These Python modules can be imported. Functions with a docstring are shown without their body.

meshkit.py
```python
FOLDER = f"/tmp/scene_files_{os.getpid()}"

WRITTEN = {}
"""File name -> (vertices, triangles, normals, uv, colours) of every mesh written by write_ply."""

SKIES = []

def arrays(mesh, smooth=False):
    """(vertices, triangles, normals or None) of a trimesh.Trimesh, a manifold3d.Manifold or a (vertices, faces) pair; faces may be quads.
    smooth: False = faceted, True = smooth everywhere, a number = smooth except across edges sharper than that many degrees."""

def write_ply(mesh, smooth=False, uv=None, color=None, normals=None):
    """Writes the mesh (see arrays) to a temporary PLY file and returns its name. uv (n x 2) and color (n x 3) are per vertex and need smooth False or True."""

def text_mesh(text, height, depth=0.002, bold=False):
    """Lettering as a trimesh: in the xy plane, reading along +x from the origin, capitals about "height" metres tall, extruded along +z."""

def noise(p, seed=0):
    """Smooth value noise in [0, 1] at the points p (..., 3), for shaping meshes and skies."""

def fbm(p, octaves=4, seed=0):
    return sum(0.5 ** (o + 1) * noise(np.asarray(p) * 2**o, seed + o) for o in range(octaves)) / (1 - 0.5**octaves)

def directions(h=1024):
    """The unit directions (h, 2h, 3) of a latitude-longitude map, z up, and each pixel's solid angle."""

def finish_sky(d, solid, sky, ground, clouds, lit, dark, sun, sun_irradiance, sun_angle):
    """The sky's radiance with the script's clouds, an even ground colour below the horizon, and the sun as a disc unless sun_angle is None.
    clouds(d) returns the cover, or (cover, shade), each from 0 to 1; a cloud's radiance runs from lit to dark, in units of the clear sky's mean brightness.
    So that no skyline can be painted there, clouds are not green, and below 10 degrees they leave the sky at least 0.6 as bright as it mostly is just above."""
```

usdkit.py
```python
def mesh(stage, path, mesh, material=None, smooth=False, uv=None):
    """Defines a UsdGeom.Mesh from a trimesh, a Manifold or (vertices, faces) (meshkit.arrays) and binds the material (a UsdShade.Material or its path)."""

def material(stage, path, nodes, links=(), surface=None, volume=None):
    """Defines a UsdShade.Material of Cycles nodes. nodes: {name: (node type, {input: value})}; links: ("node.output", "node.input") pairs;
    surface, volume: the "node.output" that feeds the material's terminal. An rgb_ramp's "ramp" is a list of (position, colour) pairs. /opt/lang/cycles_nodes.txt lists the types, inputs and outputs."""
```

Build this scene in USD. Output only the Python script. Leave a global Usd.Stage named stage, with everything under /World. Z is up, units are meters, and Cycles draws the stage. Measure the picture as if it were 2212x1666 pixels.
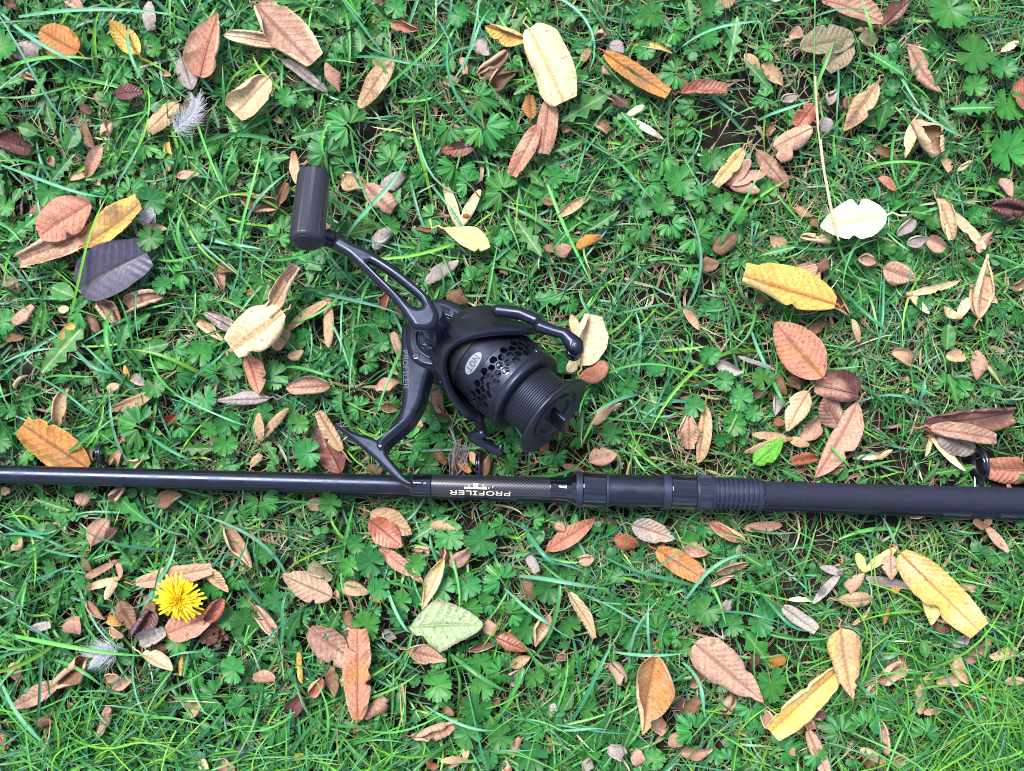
import math, numpy as np, trimesh, usdkit, meshkit
import manifold3d as m3
from scipy.interpolate import CubicSpline
from scipy.spatial.transform import Rotation as Rot
from shapely.geometry import Polygon
from pxr import Usd, UsdGeom, UsdLux, UsdShade, Gf, Sdf, Vt

stage = Usd.Stage.CreateInMemory()
UsdGeom.SetStageUpAxis(stage, 'Z'); UsdGeom.SetStageMetersPerUnit(stage, 1.0)
UsdGeom.Xform.Define(stage, '/World'); UsdGeom.Scope.Define(stage, '/World/Looks')
PI = math.pi
HC = 750.0            # camera height above the soil, mm
KU = 740.0 / 2212     # mm of ground per measuring unit (the photograph measured at 2212 units across)

# ---------------------------------------------------------------- camera, sky, sun, exposure
cam = UsdGeom.Camera.Define(stage, '/World/camera')
cam.AddTranslateOp().Set(Gf.Vec3d(0, 0, HC / 1000))
cam.CreateHorizontalApertureAttr(36.0)
cam.CreateFocalLengthAttr(36.0 * HC / 740.0)
cam.CreateClippingRangeAttr(Gf.Vec2f(0.02, 200.0))
cam.CreateExposureAttr(2.5)

SUN_DIR = np.array([-0.30, 0.42, 0.86]); SUN_DIR /= np.linalg.norm(SUN_DIR)
sun_el, sun_rot = math.asin(SUN_DIR[2]), math.atan2(SUN_DIR[0], SUN_DIR[1])
sky_mat = usdkit.material(stage, '/World/Looks/overcast_sky', {
    'sky': ('sky_texture', {'sky_type': 'single_scattering', 'sun_disc': False, 'sun_elevation': sun_el, 'sun_rotation': sun_rot, 'altitude': 50.0, 'air_density': 1.0, 'aerosol_density': 1.5, 'ozone_density': 1.0}),
    'co': ('texture_coordinate', {}),
    'cl': ('noise_texture', {'scale': 2.2, 'detail': 5.0, 'roughness': 0.55}),
    'cr': ('rgb_ramp', {'ramp': [(0.0, (0.08, 0.08, 0.08)), (0.42, (0.2, 0.2, 0.2)), (0.58, (0.85, 0.85, 0.85)), (1.0, (0.95, 0.95, 0.95))]}),
    'mx': ('mix', {'mix_type': 'mix', 'color2': (4.4, 4.8, 5.9)}),
    'bg': ('background_shader', {'strength': 0.05})},
    [('co.generated', 'cl.vector'), ('cl.fac', 'cr.fac'), ('cr.color', 'mx.fac'), ('sky.color', 'mx.color1'), ('mx.color', 'bg.color')], surface='bg.background')
dome = UsdLux.DomeLight.Define(stage, '/World/sky')
UsdShade.MaterialBindingAPI.Apply(dome.GetPrim()).Bind(sky_mat)
dome.GetPrim().SetCustomDataByKey('kind', 'structure')
sun = UsdLux.DistantLight.Define(stage, '/World/sun')
sun.CreateIntensityAttr(0.40); sun.CreateAngleAttr(26.0); sun.CreateColorAttr(Gf.Vec3f(1.0, 0.98, 0.955))
sun.GetPrim().CreateAttribute('inputs:normalize', Sdf.ValueTypeNames.Bool).Set(True)
z_ = SUN_DIR; x_ = np.cross([0, 1, 0], z_); x_ /= np.linalg.norm(x_); y_ = np.cross(z_, x_)
M4 = np.eye(4); M4[0, :3], M4[1, :3], M4[2, :3] = x_, y_, z_
sun.AddTransformOp().Set(Gf.Matrix4d(*M4.ravel().tolist()))

# ---------------------------------------------------------------- helpers
def P(u, v, z=0.0):
    k = KU * (1 - z / HC)
    return np.array([(u - 1106) * k, (833 - v) * k, z])

def proj(p):
    p = np.asarray(p, float); k = KU * (1 - p[..., 2] / HC)
    return np.stack([1106 + p[..., 0] / k, 833 - p[..., 1] / k], -1)

def unit(v): v = np.asarray(v, float); return v / np.linalg.norm(v)

TAKEN = {}
def numbered(parent, name):
    k = (parent, name); n = TAKEN.get(k, 0); TAKEN[k] = n + 1
    return f'{parent}/{name}' if n == 0 else f'{parent}/{name}_{n:03d}'

LOC = {}
def tag(prim, label=None, cat=None, group=None, kind=None):
    for k, v in (('label', label), ('category', cat), ('group', group), ('kind', kind)):
        if v: prim.SetCustomDataByKey(k, v)
    return prim

def thing(name, label, cat, loc=(0, 0, 0), group=None):
    path = numbered('/World', name)
    x = UsdGeom.Xform.Define(stage, path)
    x.AddTranslateOp().Set(Gf.Vec3d(*(float(c) / 1000 for c in loc)))
    LOC[path] = np.asarray(loc, float)
    tag(x.GetPrim(), label, cat, group)
    return path

def mesh(parent, name, vf, mat, smooth=True, color=None):
    """One mesh from world millimetres, below the thing or part "parent" (or /World)."""
    path = numbered(parent, name)
    loc = np.zeros(3)
    for q, l in LOC.items():
        if path.startswith(q + '/'): loc = l; break
    if hasattr(vf, 'to_mesh'):
        mm = vf.to_mesh(); vf = (np.array(mm.vert_properties[:, :3]), np.array(mm.tri_verts))
    if isinstance(vf, trimesh.Trimesh): vf = (vf.vertices, vf.faces)
    v = (np.asarray(vf[0], float) - loc) / 1000
    prim = usdkit.mesh(stage, path, (v, np.asarray(vf[1])), MAT[mat], smooth=smooth)
    if color is not None:
        UsdGeom.PrimvarsAPI(prim).CreatePrimvar('tint', Sdf.ValueTypeNames.Color3fArray, 'vertex').Set(Vt.Vec3fArray.FromNumpy(np.asarray(color, np.float32)))
    return path

def pm(path): return stage.GetPrimAtPath(path)

def cat(*ms):
    vs, fs, n = [], [], 0
    for m in ms:
        v, f = (m.vertices, m.faces) if isinstance(m, trimesh.Trimesh) else m
        vs.append(np.asarray(v, float)); fs.append(np.asarray(f, int) + n); n += len(v)
    return np.vstack(vs), np.vstack(fs)

def grid_faces(nu, nv, wrap=False):
    i, j = np.meshgrid(np.arange(nu - 1), np.arange(nv if wrap else nv - 1), indexing='ij')
    a = i * nv + j; b = i * nv + (j + 1) % nv; c = (i + 1) * nv + (j + 1) % nv; d = (i + 1) * nv + j
    return np.vstack([np.stack([a, b, c], -1).reshape(-1, 3), np.stack([a, c, d], -1).reshape(-1, 3)])

def tube(pts, r, n=8, cap=True):
    pts = np.asarray(pts, float); r = np.broadcast_to(np.asarray(r, float), (len(pts),))
    t = np.gradient(pts, axis=0); t /= np.maximum(np.linalg.norm(t, axis=1, keepdims=True), 1e-9)
    ref = np.array([0, 0, 1.0]) if abs(t[0, 2]) < 0.9 else np.array([1.0, 0, 0])
    x = np.cross(t, ref); x /= np.maximum(np.linalg.norm(x, axis=1, keepdims=True), 1e-9); y = np.cross(t, x)
    a = np.linspace(0, 2 * PI, n, endpoint=False)
    v = pts[:, None] + r[:, None, None] * (np.cos(a)[None, :, None] * x[:, None] + np.sin(a)[None, :, None] * y[:, None])
    f = grid_faces(len(pts), n, True); v = v.reshape(-1, 3)
    if cap:
        k = len(v); v = np.vstack([v, pts[0], pts[-1]]); j = np.arange(n); e = (len(pts) - 1) * n
        f = np.vstack([f, np.stack([np.full(n, k), (j + 1) % n, j], -1), np.stack([np.full(n, k + 1), e + j, e + (j + 1) % n], -1)])
    return v, f

def lathe(prof, o, ax, n=48, ref=(0, 0, 1), gear=None):
    """Revolve [(along, radius)] about the axis ax through o; gear(angle) may scale the radius."""
    ax = unit(ax); x = unit(np.cross(ax, ref)); y = np.cross(ax, x)
    prof = np.asarray(prof, float); a = np.linspace(0, 2 * PI, n, endpoint=False)
    g = np.ones(n) if gear is None else gear(a)
    v = np.asarray(o)[None, None] + prof[:, 0, None, None] * ax + prof[:, 1, None, None] * (g[:, None] * (np.cos(a)[:, None] * x + np.sin(a)[:, None] * y))[None]
    v = v.reshape(-1, 3); f = grid_faces(len(prof), n, True)[:, ::-1]
    k = len(v); e = (len(prof) - 1) * n; j = np.arange(n)
    v = np.vstack([v, np.asarray(o) + prof[0, 0] * ax, np.asarray(o) + prof[-1, 0] * ax])
    f = np.vstack([f, np.stack([np.full(n, k), j, (j + 1) % n], -1), np.stack([np.full(n, k + 1), e + (j + 1) % n, e + j], -1)])
    return v, f

def rnd(prof, r=0.6):
    """Chamfers the corners of a lathe profile."""
    p = [np.asarray(q, float) for q in prof]; out = [p[0]]
    for a, b, c in zip(p, p[1:], p[2:]):
        d1, d2 = np.linalg.norm(a - b), np.linalg.norm(c - b)
        q = min(r, d1 * .45, d2 * .45)
        if q < 1e-3: out.append(b); continue
        s, e = b + (a - b) / d1 * q, b + (c - b) / d2 * q
        out += [s, .25 * s + .5 * b + .25 * e, e]
    return np.array(out + [p[-1]])

def smooth_loop(pts, n=120):
    """Closed Catmull-Rom loop through the points, resampled evenly."""
    p = np.asarray(pts, float); m = len(p); out = []
    for i in range(m):
        a, b, c, d = p[(i - 1) % m], p[i], p[(i + 1) % m], p[(i + 2) % m]
        t = np.linspace(0, 1, 12, endpoint=False)[:, None]
        out.append(.5 * (2 * b + (c - a) * t + (2 * a - 5 * b + 4 * c - d) * t**2 + (3 * b - a - 3 * c + d) * t**3))
    q = np.vstack(out); q = np.vstack([q, q[:1]])
    s = np.r_[0, np.cumsum(np.linalg.norm(np.diff(q, axis=0), axis=1))]
    w = np.linspace(0, s[-1], n, endpoint=False)
    r = np.stack([np.interp(w, s, q[:, k]) for k in range(q.shape[1])], 1)
    area = .5 * np.sum(r[:, 0] * np.roll(r[:, 1], -1) - np.roll(r[:, 0], -1) * r[:, 1])
    return r if area > 0 else r[::-1]

def bevel_slab(loop, h0, h1, b, hole=None):
    """Closed plate of the 2-D loop between h0 and h1 with rounded rims, in (x, y, h) coordinates."""
    def ring(lp, d):
        t = np.roll(lp, -1, 0) - np.roll(lp, 1, 0); t /= np.maximum(np.linalg.norm(t, axis=1, keepdims=True), 1e-9)
        return lp - d * np.stack([t[:, 1], -t[:, 0]], 1)
    a = np.linspace(0, PI / 2, 5)
    lay = [(b * (1 - math.sin(t)), h0 + b * (1 - math.cos(t))) for t in a] + [(b * (1 - math.cos(t)), h1 - b * (1 - math.sin(t))) for t in a]
    V, F, n0 = [], [], 0; caps = []
    for lp, sgn in ((loop, 1), (hole, -1)):
        if lp is None: continue
        n = len(lp)
        rs = [np.c_[ring(lp, sgn * d), np.full(n, h)] for d, h in lay]
        f = grid_faces(len(rs), n, True) + n0
        F.append(f if sgn > 0 else f[:, ::-1]); V.append(np.vstack(rs)); caps.append((rs[0], rs[-1], n0, n)); n0 += n * len(rs)
    for top in (0, 1):
        pg = Polygon(caps[0][top][:, :2], [c[top][:, :2] for c in caps[1:]])
        if not pg.is_valid: pg = pg.buffer(0)
        tri = [trimesh.creation.triangulate_polygon(g, engine='earcut') for g in getattr(pg, 'geoms', [pg]) if g.area > .5]
        cv, cf = cat(*[(np.c_[a, np.zeros(len(a))], b) for a, b in tri]); cv = cv[:, :2]
        q = cv[cf]
        ar = np.cross(q[:, 1] - q[:, 0], q[:, 2] - q[:, 0])
        cf = np.where((ar > 0)[:, None], cf, cf[:, ::-1])
        if not top: cf = cf[:, ::-1]
        V.append(np.c_[cv, np.full(len(cv), h1 if top else h0)]); F.append(cf + n0); n0 += len(cv)
    return np.vstack(V), np.vstack(F)

# ---------------------------------------------------------------- materials
MAT = {}
def mat(name, nodes, links, surface):
    MAT[name] = usdkit.material(stage, f'/World/Looks/{name}', nodes, links, surface=surface)

def plain(name, col, rough, spec=0.5, noise=None, coat=0.0, bump=None, metallic=0.0, tint=(1.0, 1.0, 1.0)):
    nodes = {'p': ('principled_bsdf', {'base_color': col, 'roughness': rough, 'specular_ior_level': spec, 'specular_tint': tint, 'coat_weight': coat, 'metallic': metallic})}
    links = []
    if noise or bump: nodes['g'] = ('texture_coordinate', {})
    if noise:
        sc, lo, hi = noise
        nodes['n'] = ('noise_texture', {'scale': sc, 'detail': 4.0, 'roughness': 0.6})
        nodes['r'] = ('rgb_ramp', {'ramp': [(0.3, tuple(c * lo for c in col)), (0.7, tuple(c * hi for c in col))]})
        nodes['rr'] = ('map_range', {'from_min': 0.3, 'from_max': 0.7, 'to_min': max(rough - 0.08, 0.02), 'to_max': min(rough + 0.1, 1)})
        links += [('g.object', 'n.vector'), ('n.fac', 'r.fac'), ('r.color', 'p.base_color'), ('n.fac', 'rr.value'), ('rr.result', 'p.roughness')]
    if bump:
        sc, st, di = bump
        nodes['bn'] = ('noise_texture', {'scale': sc, 'detail': 3.0}); nodes['b'] = ('bump', {'strength': st, 'distance': di})
        links += [('g.object', 'bn.vector'), ('bn.fac', 'b.height'), ('b.normal', 'p.normal')]
    mat(name, nodes, links, 'p.BSDF')

plain('satin_black', (0.0045, 0.0045, 0.008), 0.28, 0.5, noise=(90, .8, 1.25), bump=(1500, .05, .0004), tint=(.58, .68, 1.0))
plain('matt_black', (0.0060, 0.0060, 0.0105), 0.38, 0.45, noise=(120, .8, 1.25), bump=(2500, .10, .0004), tint=(.58, .68, 1.0))
plain('spool_black', (0.0060, 0.0060, 0.0095), 0.36, 0.5, noise=(140, .7, 1.35), bump=(2500, .08, .0004), tint=(.58, .68, 1.0))
plain('deep_black', (0.006, 0.006, 0.008), 0.55, 0.3)
plain('gloss_black', (0.0030, 0.0030, 0.0063), 0.07, 0.5, coat=0.6, bump=(160, .10, .002), tint=(.58, .68, 1.0))
plain('rubber_knob', (0.0085, 0.0085, 0.0156), 0.40, 0.5, bump=(1800, .08, .0004), tint=(.58, .68, 1.0))
plain('foam_grip', (0.0110, 0.0110, 0.0185), 0.75, 0.3, noise=(260, .8, 1.3), bump=(2200, .35, .0006), tint=(.58, .68, 1.0))
plain('rib_rubber', (0.0130, 0.0130, 0.0244), 0.5, 0.45, noise=(200, .85, 1.2), tint=(.58, .68, 1.0))
plain('ring_metal', (0.0100, 0.0100, 0.0187), 0.28, 0.6, coat=0.5, tint=(.58, .68, 1.0))
plain('screw_steel', (0.30, 0.30, 0.33), 0.3, metallic=0.9)
plain('line_dark', (0.0110, 0.0110, 0.0169), 0.45, 0.45, tint=(.58, .68, 1.0))
plain('gold_print', (0.70, 0.64, 0.42), 0.4, 0.5)
plain('grey_print', (0.28, 0.29, 0.31), 0.5)
plain('stem_print', (0.045, 0.046, 0.055), 0.5)
plain('dark_print', (0.05, 0.05, 0.06), 0.5)
plain('badge_grey', (0.155, 0.165, 0.185), 0.45)
# worn knob: pale long scratches down the barrel
mat('knob_scratched', {
    'g': ('texture_coordinate', {}), 'at': ('attribute', {'attribute': 'tint'}),
    'bn': ('noise_texture', {'scale': 1800.0, 'detail': 3.0}), 'b': ('bump', {'strength': .08, 'distance': .0004}),
    'p': ('principled_bsdf', {'roughness': 0.38, 'specular_ior_level': .45, 'specular_tint': (.72, .80, 1.0)})},
    [('g.object', 'bn.vector'), ('bn.fac', 'b.height'), ('b.normal', 'p.normal'), ('at.color', 'p.base_color')], 'p.BSDF')
# woven carbon tube (the weave comes from the tube's own coordinates)
mat('carbon_weave', {
    'uv': ('uvmap', {'attribute': 'st'}),
    'ck': ('checker_texture', {'scale': 1.0, 'color1': (0.005, 0.005, 0.009), 'color2': (0.018, 0.018, 0.030)}),
    'rr': ('map_range', {'from_min': 0.0, 'from_max': 1.0, 'to_min': 0.45, 'to_max': 0.22}),
    'p': ('principled_bsdf', {'coat_weight': 0.25, 'coat_roughness': 0.25})},
    [('uv.UV', 'ck.vector'), ('ck.color', 'p.base_color'), ('ck.fac', 'rr.value'), ('rr.result', 'p.roughness')], 'p.BSDF')

def foliage(name, rough, trans, spec, vary=None, back=None, fine=(900, .82, 1.15), bump=(700, .25, .0006), blotch=None):
    nodes = {'at': ('attribute', {'attribute': 'tint'}), 'g': ('texture_coordinate', {}),
             'n': ('noise_texture', {'scale': fine[0], 'detail': 3.0}),
             'r': ('map_range', {'from_min': .3, 'from_max': .7, 'to_min': fine[1], 'to_max': fine[2]}),
             'mu': ('mix', {'mix_type': 'multiply', 'fac': 1.0}),
             'bn': ('noise_texture', {'scale': bump[0], 'detail': 3.0}), 'b': ('bump', {'strength': bump[1], 'distance': bump[2]}),
             'p': ('principled_bsdf', {'roughness': rough, 'specular_ior_level': spec}),
             't': ('translucent_bsdf', {}), 'm': ('mix_closure', {'fac': trans})}
    links = [('g.object', 'n.vector'), ('n.fac', 'r.value'), ('at.color', 'mu.color1'), ('r.result', 'mu.color2'),
             ('g.object', 'bn.vector'), ('bn.fac', 'b.height'), ('b.normal', 'p.normal'), ('p.BSDF', 'm.closure1'), ('t.BSDF', 'm.closure2')]
    src = 'mu.color'
    if vary:
        nodes['oi'] = ('object_info', {})
        nodes['vr'] = ('map_range', {'to_min': vary[0], 'to_max': vary[1]})
        nodes['hr'] = ('map_range', {'to_min': vary[2], 'to_max': vary[3]})
        nodes['m7'] = ('math', {'math_type': 'multiply', 'value2': 7.31}); nodes['fr'] = ('math', {'math_type': 'fraction'})
        nodes['hs'] = ('hsv', {'saturation': 1.0})
        links += [('oi.random', 'vr.value'), ('vr.result', 'hs.value'), ('oi.random', 'm7.value1'), ('m7.value', 'fr.value1'), ('fr.value', 'hr.value'), ('hr.result', 'hs.hue'), ('mu.color', 'hs.color')]
        src = 'hs.color'
    if back:
        nodes['ge'] = ('geometry', {}); nodes['bf'] = ('math', {'math_type': 'multiply', 'value2': back[1]}); nodes['bm'] = ('mix', {'mix_type': 'mix', 'color2': back[0]})
        links += [('ge.backfacing', 'bf.value1'), ('bf.value', 'bm.fac'), (src, 'bm.color1')]; src = 'bm.color'
    links += [(src, 'p.base_color'), (src, 't.color')]
    mat(name, nodes, links, 'm.closure')
foliage('grass_blade', 0.38, 0.22, 0.36, fine=(350, .85, 1.12))
foliage('dead_leaf', 0.62, 0.22, 0.25, back=((.56, .42, .27), .5), fine=(700, .72, 1.2), bump=(500, .35, .0009))
foliage('glossy_dead_leaf', 0.42, 0.15, 0.4, fine=(600, .75, 1.18), bump=(400, .3, .0008))
foliage('green_leaf', 0.45, 0.22, 0.28, vary=(.7, 1.3, .482, .515), fine=(1.0, .9, 1.1), bump=(1.0, .0, .0001))
foliage('petal', 0.5, 0.25, 0.3, fine=(500, .9, 1.1))
foliage('down', 0.7, 0.35, 0.2)
mat('soil', {
    'g': ('geometry', {}), 'n': ('noise_texture', {'scale': 60.0, 'detail': 8.0, 'roughness': .65}), 'n2': ('noise_texture', {'scale': 7.0, 'detail': 5.0}),
    'r': ('rgb_ramp', {'ramp': [(.3, (.006, .005, .004)), (.5, (.014, .011, .008)), (.68, (.030, .023, .016)), (.8, (.06, .045, .03))]}),
    'r2': ('rgb_ramp', {'ramp': [(.35, (.55, .55, .5)), (.65, (1, 1, 1))]}), 'mu': ('mix', {'mix_type': 'multiply', 'fac': 1.0}),
    'b': ('bump', {'strength': .8, 'distance': .004}), 'p': ('principled_bsdf', {'roughness': .9, 'specular_ior_level': .2})},
    [('g.position', 'n.vector'), ('g.position', 'n2.vector'), ('n.fac', 'r.fac'), ('n2.fac', 'r2.fac'), ('r.color', 'mu.color1'), ('r2.color', 'mu.color2'), ('mu.color', 'p.base_color'), ('n.fac', 'b.height'), ('b.normal', 'p.normal')], 'p.BSDF')

# ---------------------------------------------------------------- the ground: one sheet to the horizon, finely uneven where the camera looks
def ground():
    c = np.r_[-30000, -8000, -3000, -1600, np.linspace(-900, 900, 181), 1600, 3000, 8000, 30000]
    X, Y = np.meshgrid(c, c, indexing='ij')
    near = np.clip(1.6 - np.maximum(abs(X), abs(Y)) / 900, 0, 1)
    Z = near * (7 * (meshkit.fbm(np.stack([X / 60, Y / 60, X * 0], -1), 4, 5) - .5) + 3 * (meshkit.noise(np.stack([X / 14, Y / 14, X * 0], -1), 9) - .5)) - 2
    f = grid_faces(len(c), len(c))[:, ::-1]
    v = np.stack([X, Y, Z], -1).reshape(-1, 3)
    p = mesh('/World', 'ground', (v, f[:, ::-1]), 'soil')
    tag(pm(p), kind='structure')
ground()

# masks of what the camera sees where, for keeping the grass out of solid things and off the larger leaves
GS = 4.0; GW, GH = int(2400 / GS), int(1860 / GS)
hard_lo = np.full((GW, GH), 1e6); hard_hi = np.full((GW, GH), -1e6)
soft = np.zeros((GW, GH)); soft_z = np.zeros((GW, GH))
def cells(p):
    q = proj(p); i = ((q + [94, 97]) / GS).astype(int)
    ok = (i[:, 0] >= 0) & (i[:, 0] < GW) & (i[:, 1] >= 0) & (i[:, 1] < GH)
    return np.clip(i[:, 0], 0, GW - 1), np.clip(i[:, 1], 0, GH - 1), ok
def block(vf):
    m = trimesh.Trimesh(*(vf if not hasattr(vf, 'vertices') else (vf.vertices, vf.faces)), process=False)
    p, _ = trimesh.sample.sample_surface(m, int(min(60000, max(3000, m.area / 1.2))), seed=3)
    i, j, ok = cells(p)
    np.minimum.at(hard_lo, (i[ok], j[ok]), p[ok, 2]); np.maximum.at(hard_hi, (i[ok], j[ok]), p[ok, 2])
def shade_mask(v, strength):
    i, j, ok = cells(v)
    np.maximum.at(soft, (i[ok], j[ok]), strength); np.maximum.at(soft_z, (i[ok], j[ok]), v[ok, 2])

def solid(parent, name, vf, m, smooth=35, color=None, blk=True):
    if hasattr(vf, 'to_mesh'):
        mm = vf.to_mesh(); vf = (np.array(mm.vert_properties[:, :3]), np.array(mm.tri_verts))
    if isinstance(vf, trimesh.Trimesh): vf = (np.array(vf.vertices), np.array(vf.faces))
    if blk: block(vf)
    return mesh(parent, name, vf, m, smooth if color is None else True, color)

# ---------------------------------------------------------------- the fishing rod lying across the picture
ROD_Z = 37.0
R0, R1 = P(0, 1024, ROD_Z), P(2212, 1082, ROD_Z)
RX = unit(R1 - R0); RY = unit(np.cross([0, 0, 1], RX)); RZ = np.cross(RX, RY)
SZ = KU * (1 - ROD_Z / HC)
def ru(u): return (u - 0) * SZ / RX[0] * 1.0          # measure along the rod, mm
def rod_lathe(prof, n=56, gear=None, r=.5): return lathe(rnd(prof, r), R0, RX, n, ref=(0, 1, 0), gear=gear)
rod = thing('fishing_rod', 'long black fishing rod with foam grip and gold lettering lying across the grass', 'fishing rod', P(1106, 1053, ROD_Z))
def seg(name, prof, m, **k):
    return solid(rod, name, rod_lathe([(ru(u), r) for u, r in prof], **k), m)
seg('blank', [(-1500, 0.1), (-1500, 5.4), (890, 6.55), (890, .1)], 'satin_black')
seg('gloss_wrap', [(888, .1), (888, 7.3), (892, 7.7), (932, 7.75), (934, .1)], 'gloss_black')
# woven tube with its own surface coordinates
def weave():
    n, a0, a1 = 72, ru(933), ru(1189)
    prof = np.array([(a0, 7.2), (a0 + .4, 7.5), (a1 - .4, 7.65), (a1, 7.3)])
    a = np.linspace(0, 2 * PI, n + 1)
    x = unit(np.cross(RX, [0, 1, 0])); y = np.cross(RX, x)
    v = R0 + prof[:, 0, None, None] * RX + prof[:, 1, None, None] * (np.cos(a)[:, None] * x + np.sin(a)[:, None] * y)[None]
    uv = np.stack(np.broadcast_arrays(prof[:, None, 0] / 1.25, (a / (2 * PI) * 44)[None]), -1).reshape(-1, 2)
    v = v.reshape(-1, 3); f = grid_faces(4, n + 1)[:, ::-1]
    block((v, f))
    path = numbered(rod, 'carbon_tube')
    usdkit.mesh(stage, path, ((v - LOC[rod]) / 1000, f), MAT['carbon_weave'], smooth=True, uv=uv)
weave()
seg('gloss_wrap', [(1187, .1), (1187, 7.7), (1205, 7.7), (1222, 8.2), (1234, 9.6), (1243, 11.6), (1243, .1)], 'gloss_black')
seg('hood_ring', [(1243, .1), (1243, 12.2), (1257, 12.3), (1257, .1)], 'rib_rubber')
seg('hood', [(1258, .1), (1258, 11.8), (1307, 11.8), (1307, .1)], 'gloss_black')
seg('hood_ring', [(1307.5, .1), (1307.5, 12.0), (1314, 12.0), (1314, .1)], 'rib_rubber')
seg('seat_tube', [(1312, .1), (1312, 10.8), (1440, 10.8), (1440, .1)], 'matt_black')
def strip(ang0, ang1, u0, u1, r, m, name, parent=None, n=8):
    """A thin raised strip along the rod between two angles (0 = up, + = towards the picture's foot)."""
    a = np.radians(np.linspace(ang0, ang1, n)); rows = []
    for rr in (r - .5, r):
        for t in (ru(u0), ru(u1)):
            rows.append(R0 + t * RX + rr * (np.cos(a)[:, None] * RZ - np.sin(a)[:, None] * RY))
    v = np.vstack(rows); q = lambda k, j: k * n + j; f = []
    for j in range(n - 1):
        f += [[q(2, j), q(3, j), q(3, j + 1)], [q(2, j), q(3, j + 1), q(2, j + 1)]]
        for k, l in ((0, 2), (1, 3)): f += [[q(k, j), q(k, j + 1), q(l, j + 1)], [q(k, j), q(l, j + 1), q(l, j)]]
    for j in (0, n - 1): f += [[q(0, j), q(1, j), q(3, j)], [q(0, j), q(3, j), q(2, j)]]
    f = np.array(f)
    return mesh(parent or rod, name, (v, f), m, 30)
strip(24, 35, 1315.5, 1429, 11.1, 'matt_black', 'slot_rail')
seg('hood_ring', [(1430, .1), (1430, 12.3), (1447, 12.4), (1447, .1)], 'rib_rubber')
seg('hood', [(1447.5, .1), (1447.5, 12.0), (1500, 12.0), (1501, 11.6), (1501, .1)], 'gloss_black')
def knurl(a):
    d = np.degrees(a); g = np.where((d % 5.0) < 2.5, 1.0, .965)
    return np.where((d % 60) < 12, 1.0, g)
seg('knurled_nut', [(1501.5, .1), (1501.5, 12.1), (1508, 12.3), (1508, .1)], 'rib_rubber')
seg('knurled_nut', [(1507, .1), (1507, 12.0), (1534, 12.0), (1534, .1)], 'rib_rubber', n=288, gear=knurl, r=.2)
seg('knurled_nut', [(1534, .1), (1534, 12.2), (1541, 11.7), (1541, .1)], 'rib_rubber')
pr = [(1540, .1), (1540, 10.7)]
for k in range(9):
    a = 1549 + k * 10.3; pr += [(a - 1.6, 10.7), (a - 1.0, 9.6), (a + 1.0, 9.6), (a + 1.6, 10.7)]
seg('ribbed_sleeve', pr + [(1641, 10.5), (1641, .1)], 'rib_rubber', r=.25)
strip(30, 41, 1543, 1636, 10.75, 'rib_rubber', 'sleeve_rail')
seg('end_ring', [(1640, .1), (1640, 10.3), (1644, 10.2), (1648, 9.4), (1648, .1)], 'gloss_black')
seg('foam_grip', [(1646, .1), (1646, 8.75), (2500, 8.9), (2500, .1)], 'foam_grip')
seg('butt_cap', [(2500, .1), (2500, 9.6), (2530, 9.6), (2536, 7), (2536, .1)], 'gloss_black')

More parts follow.
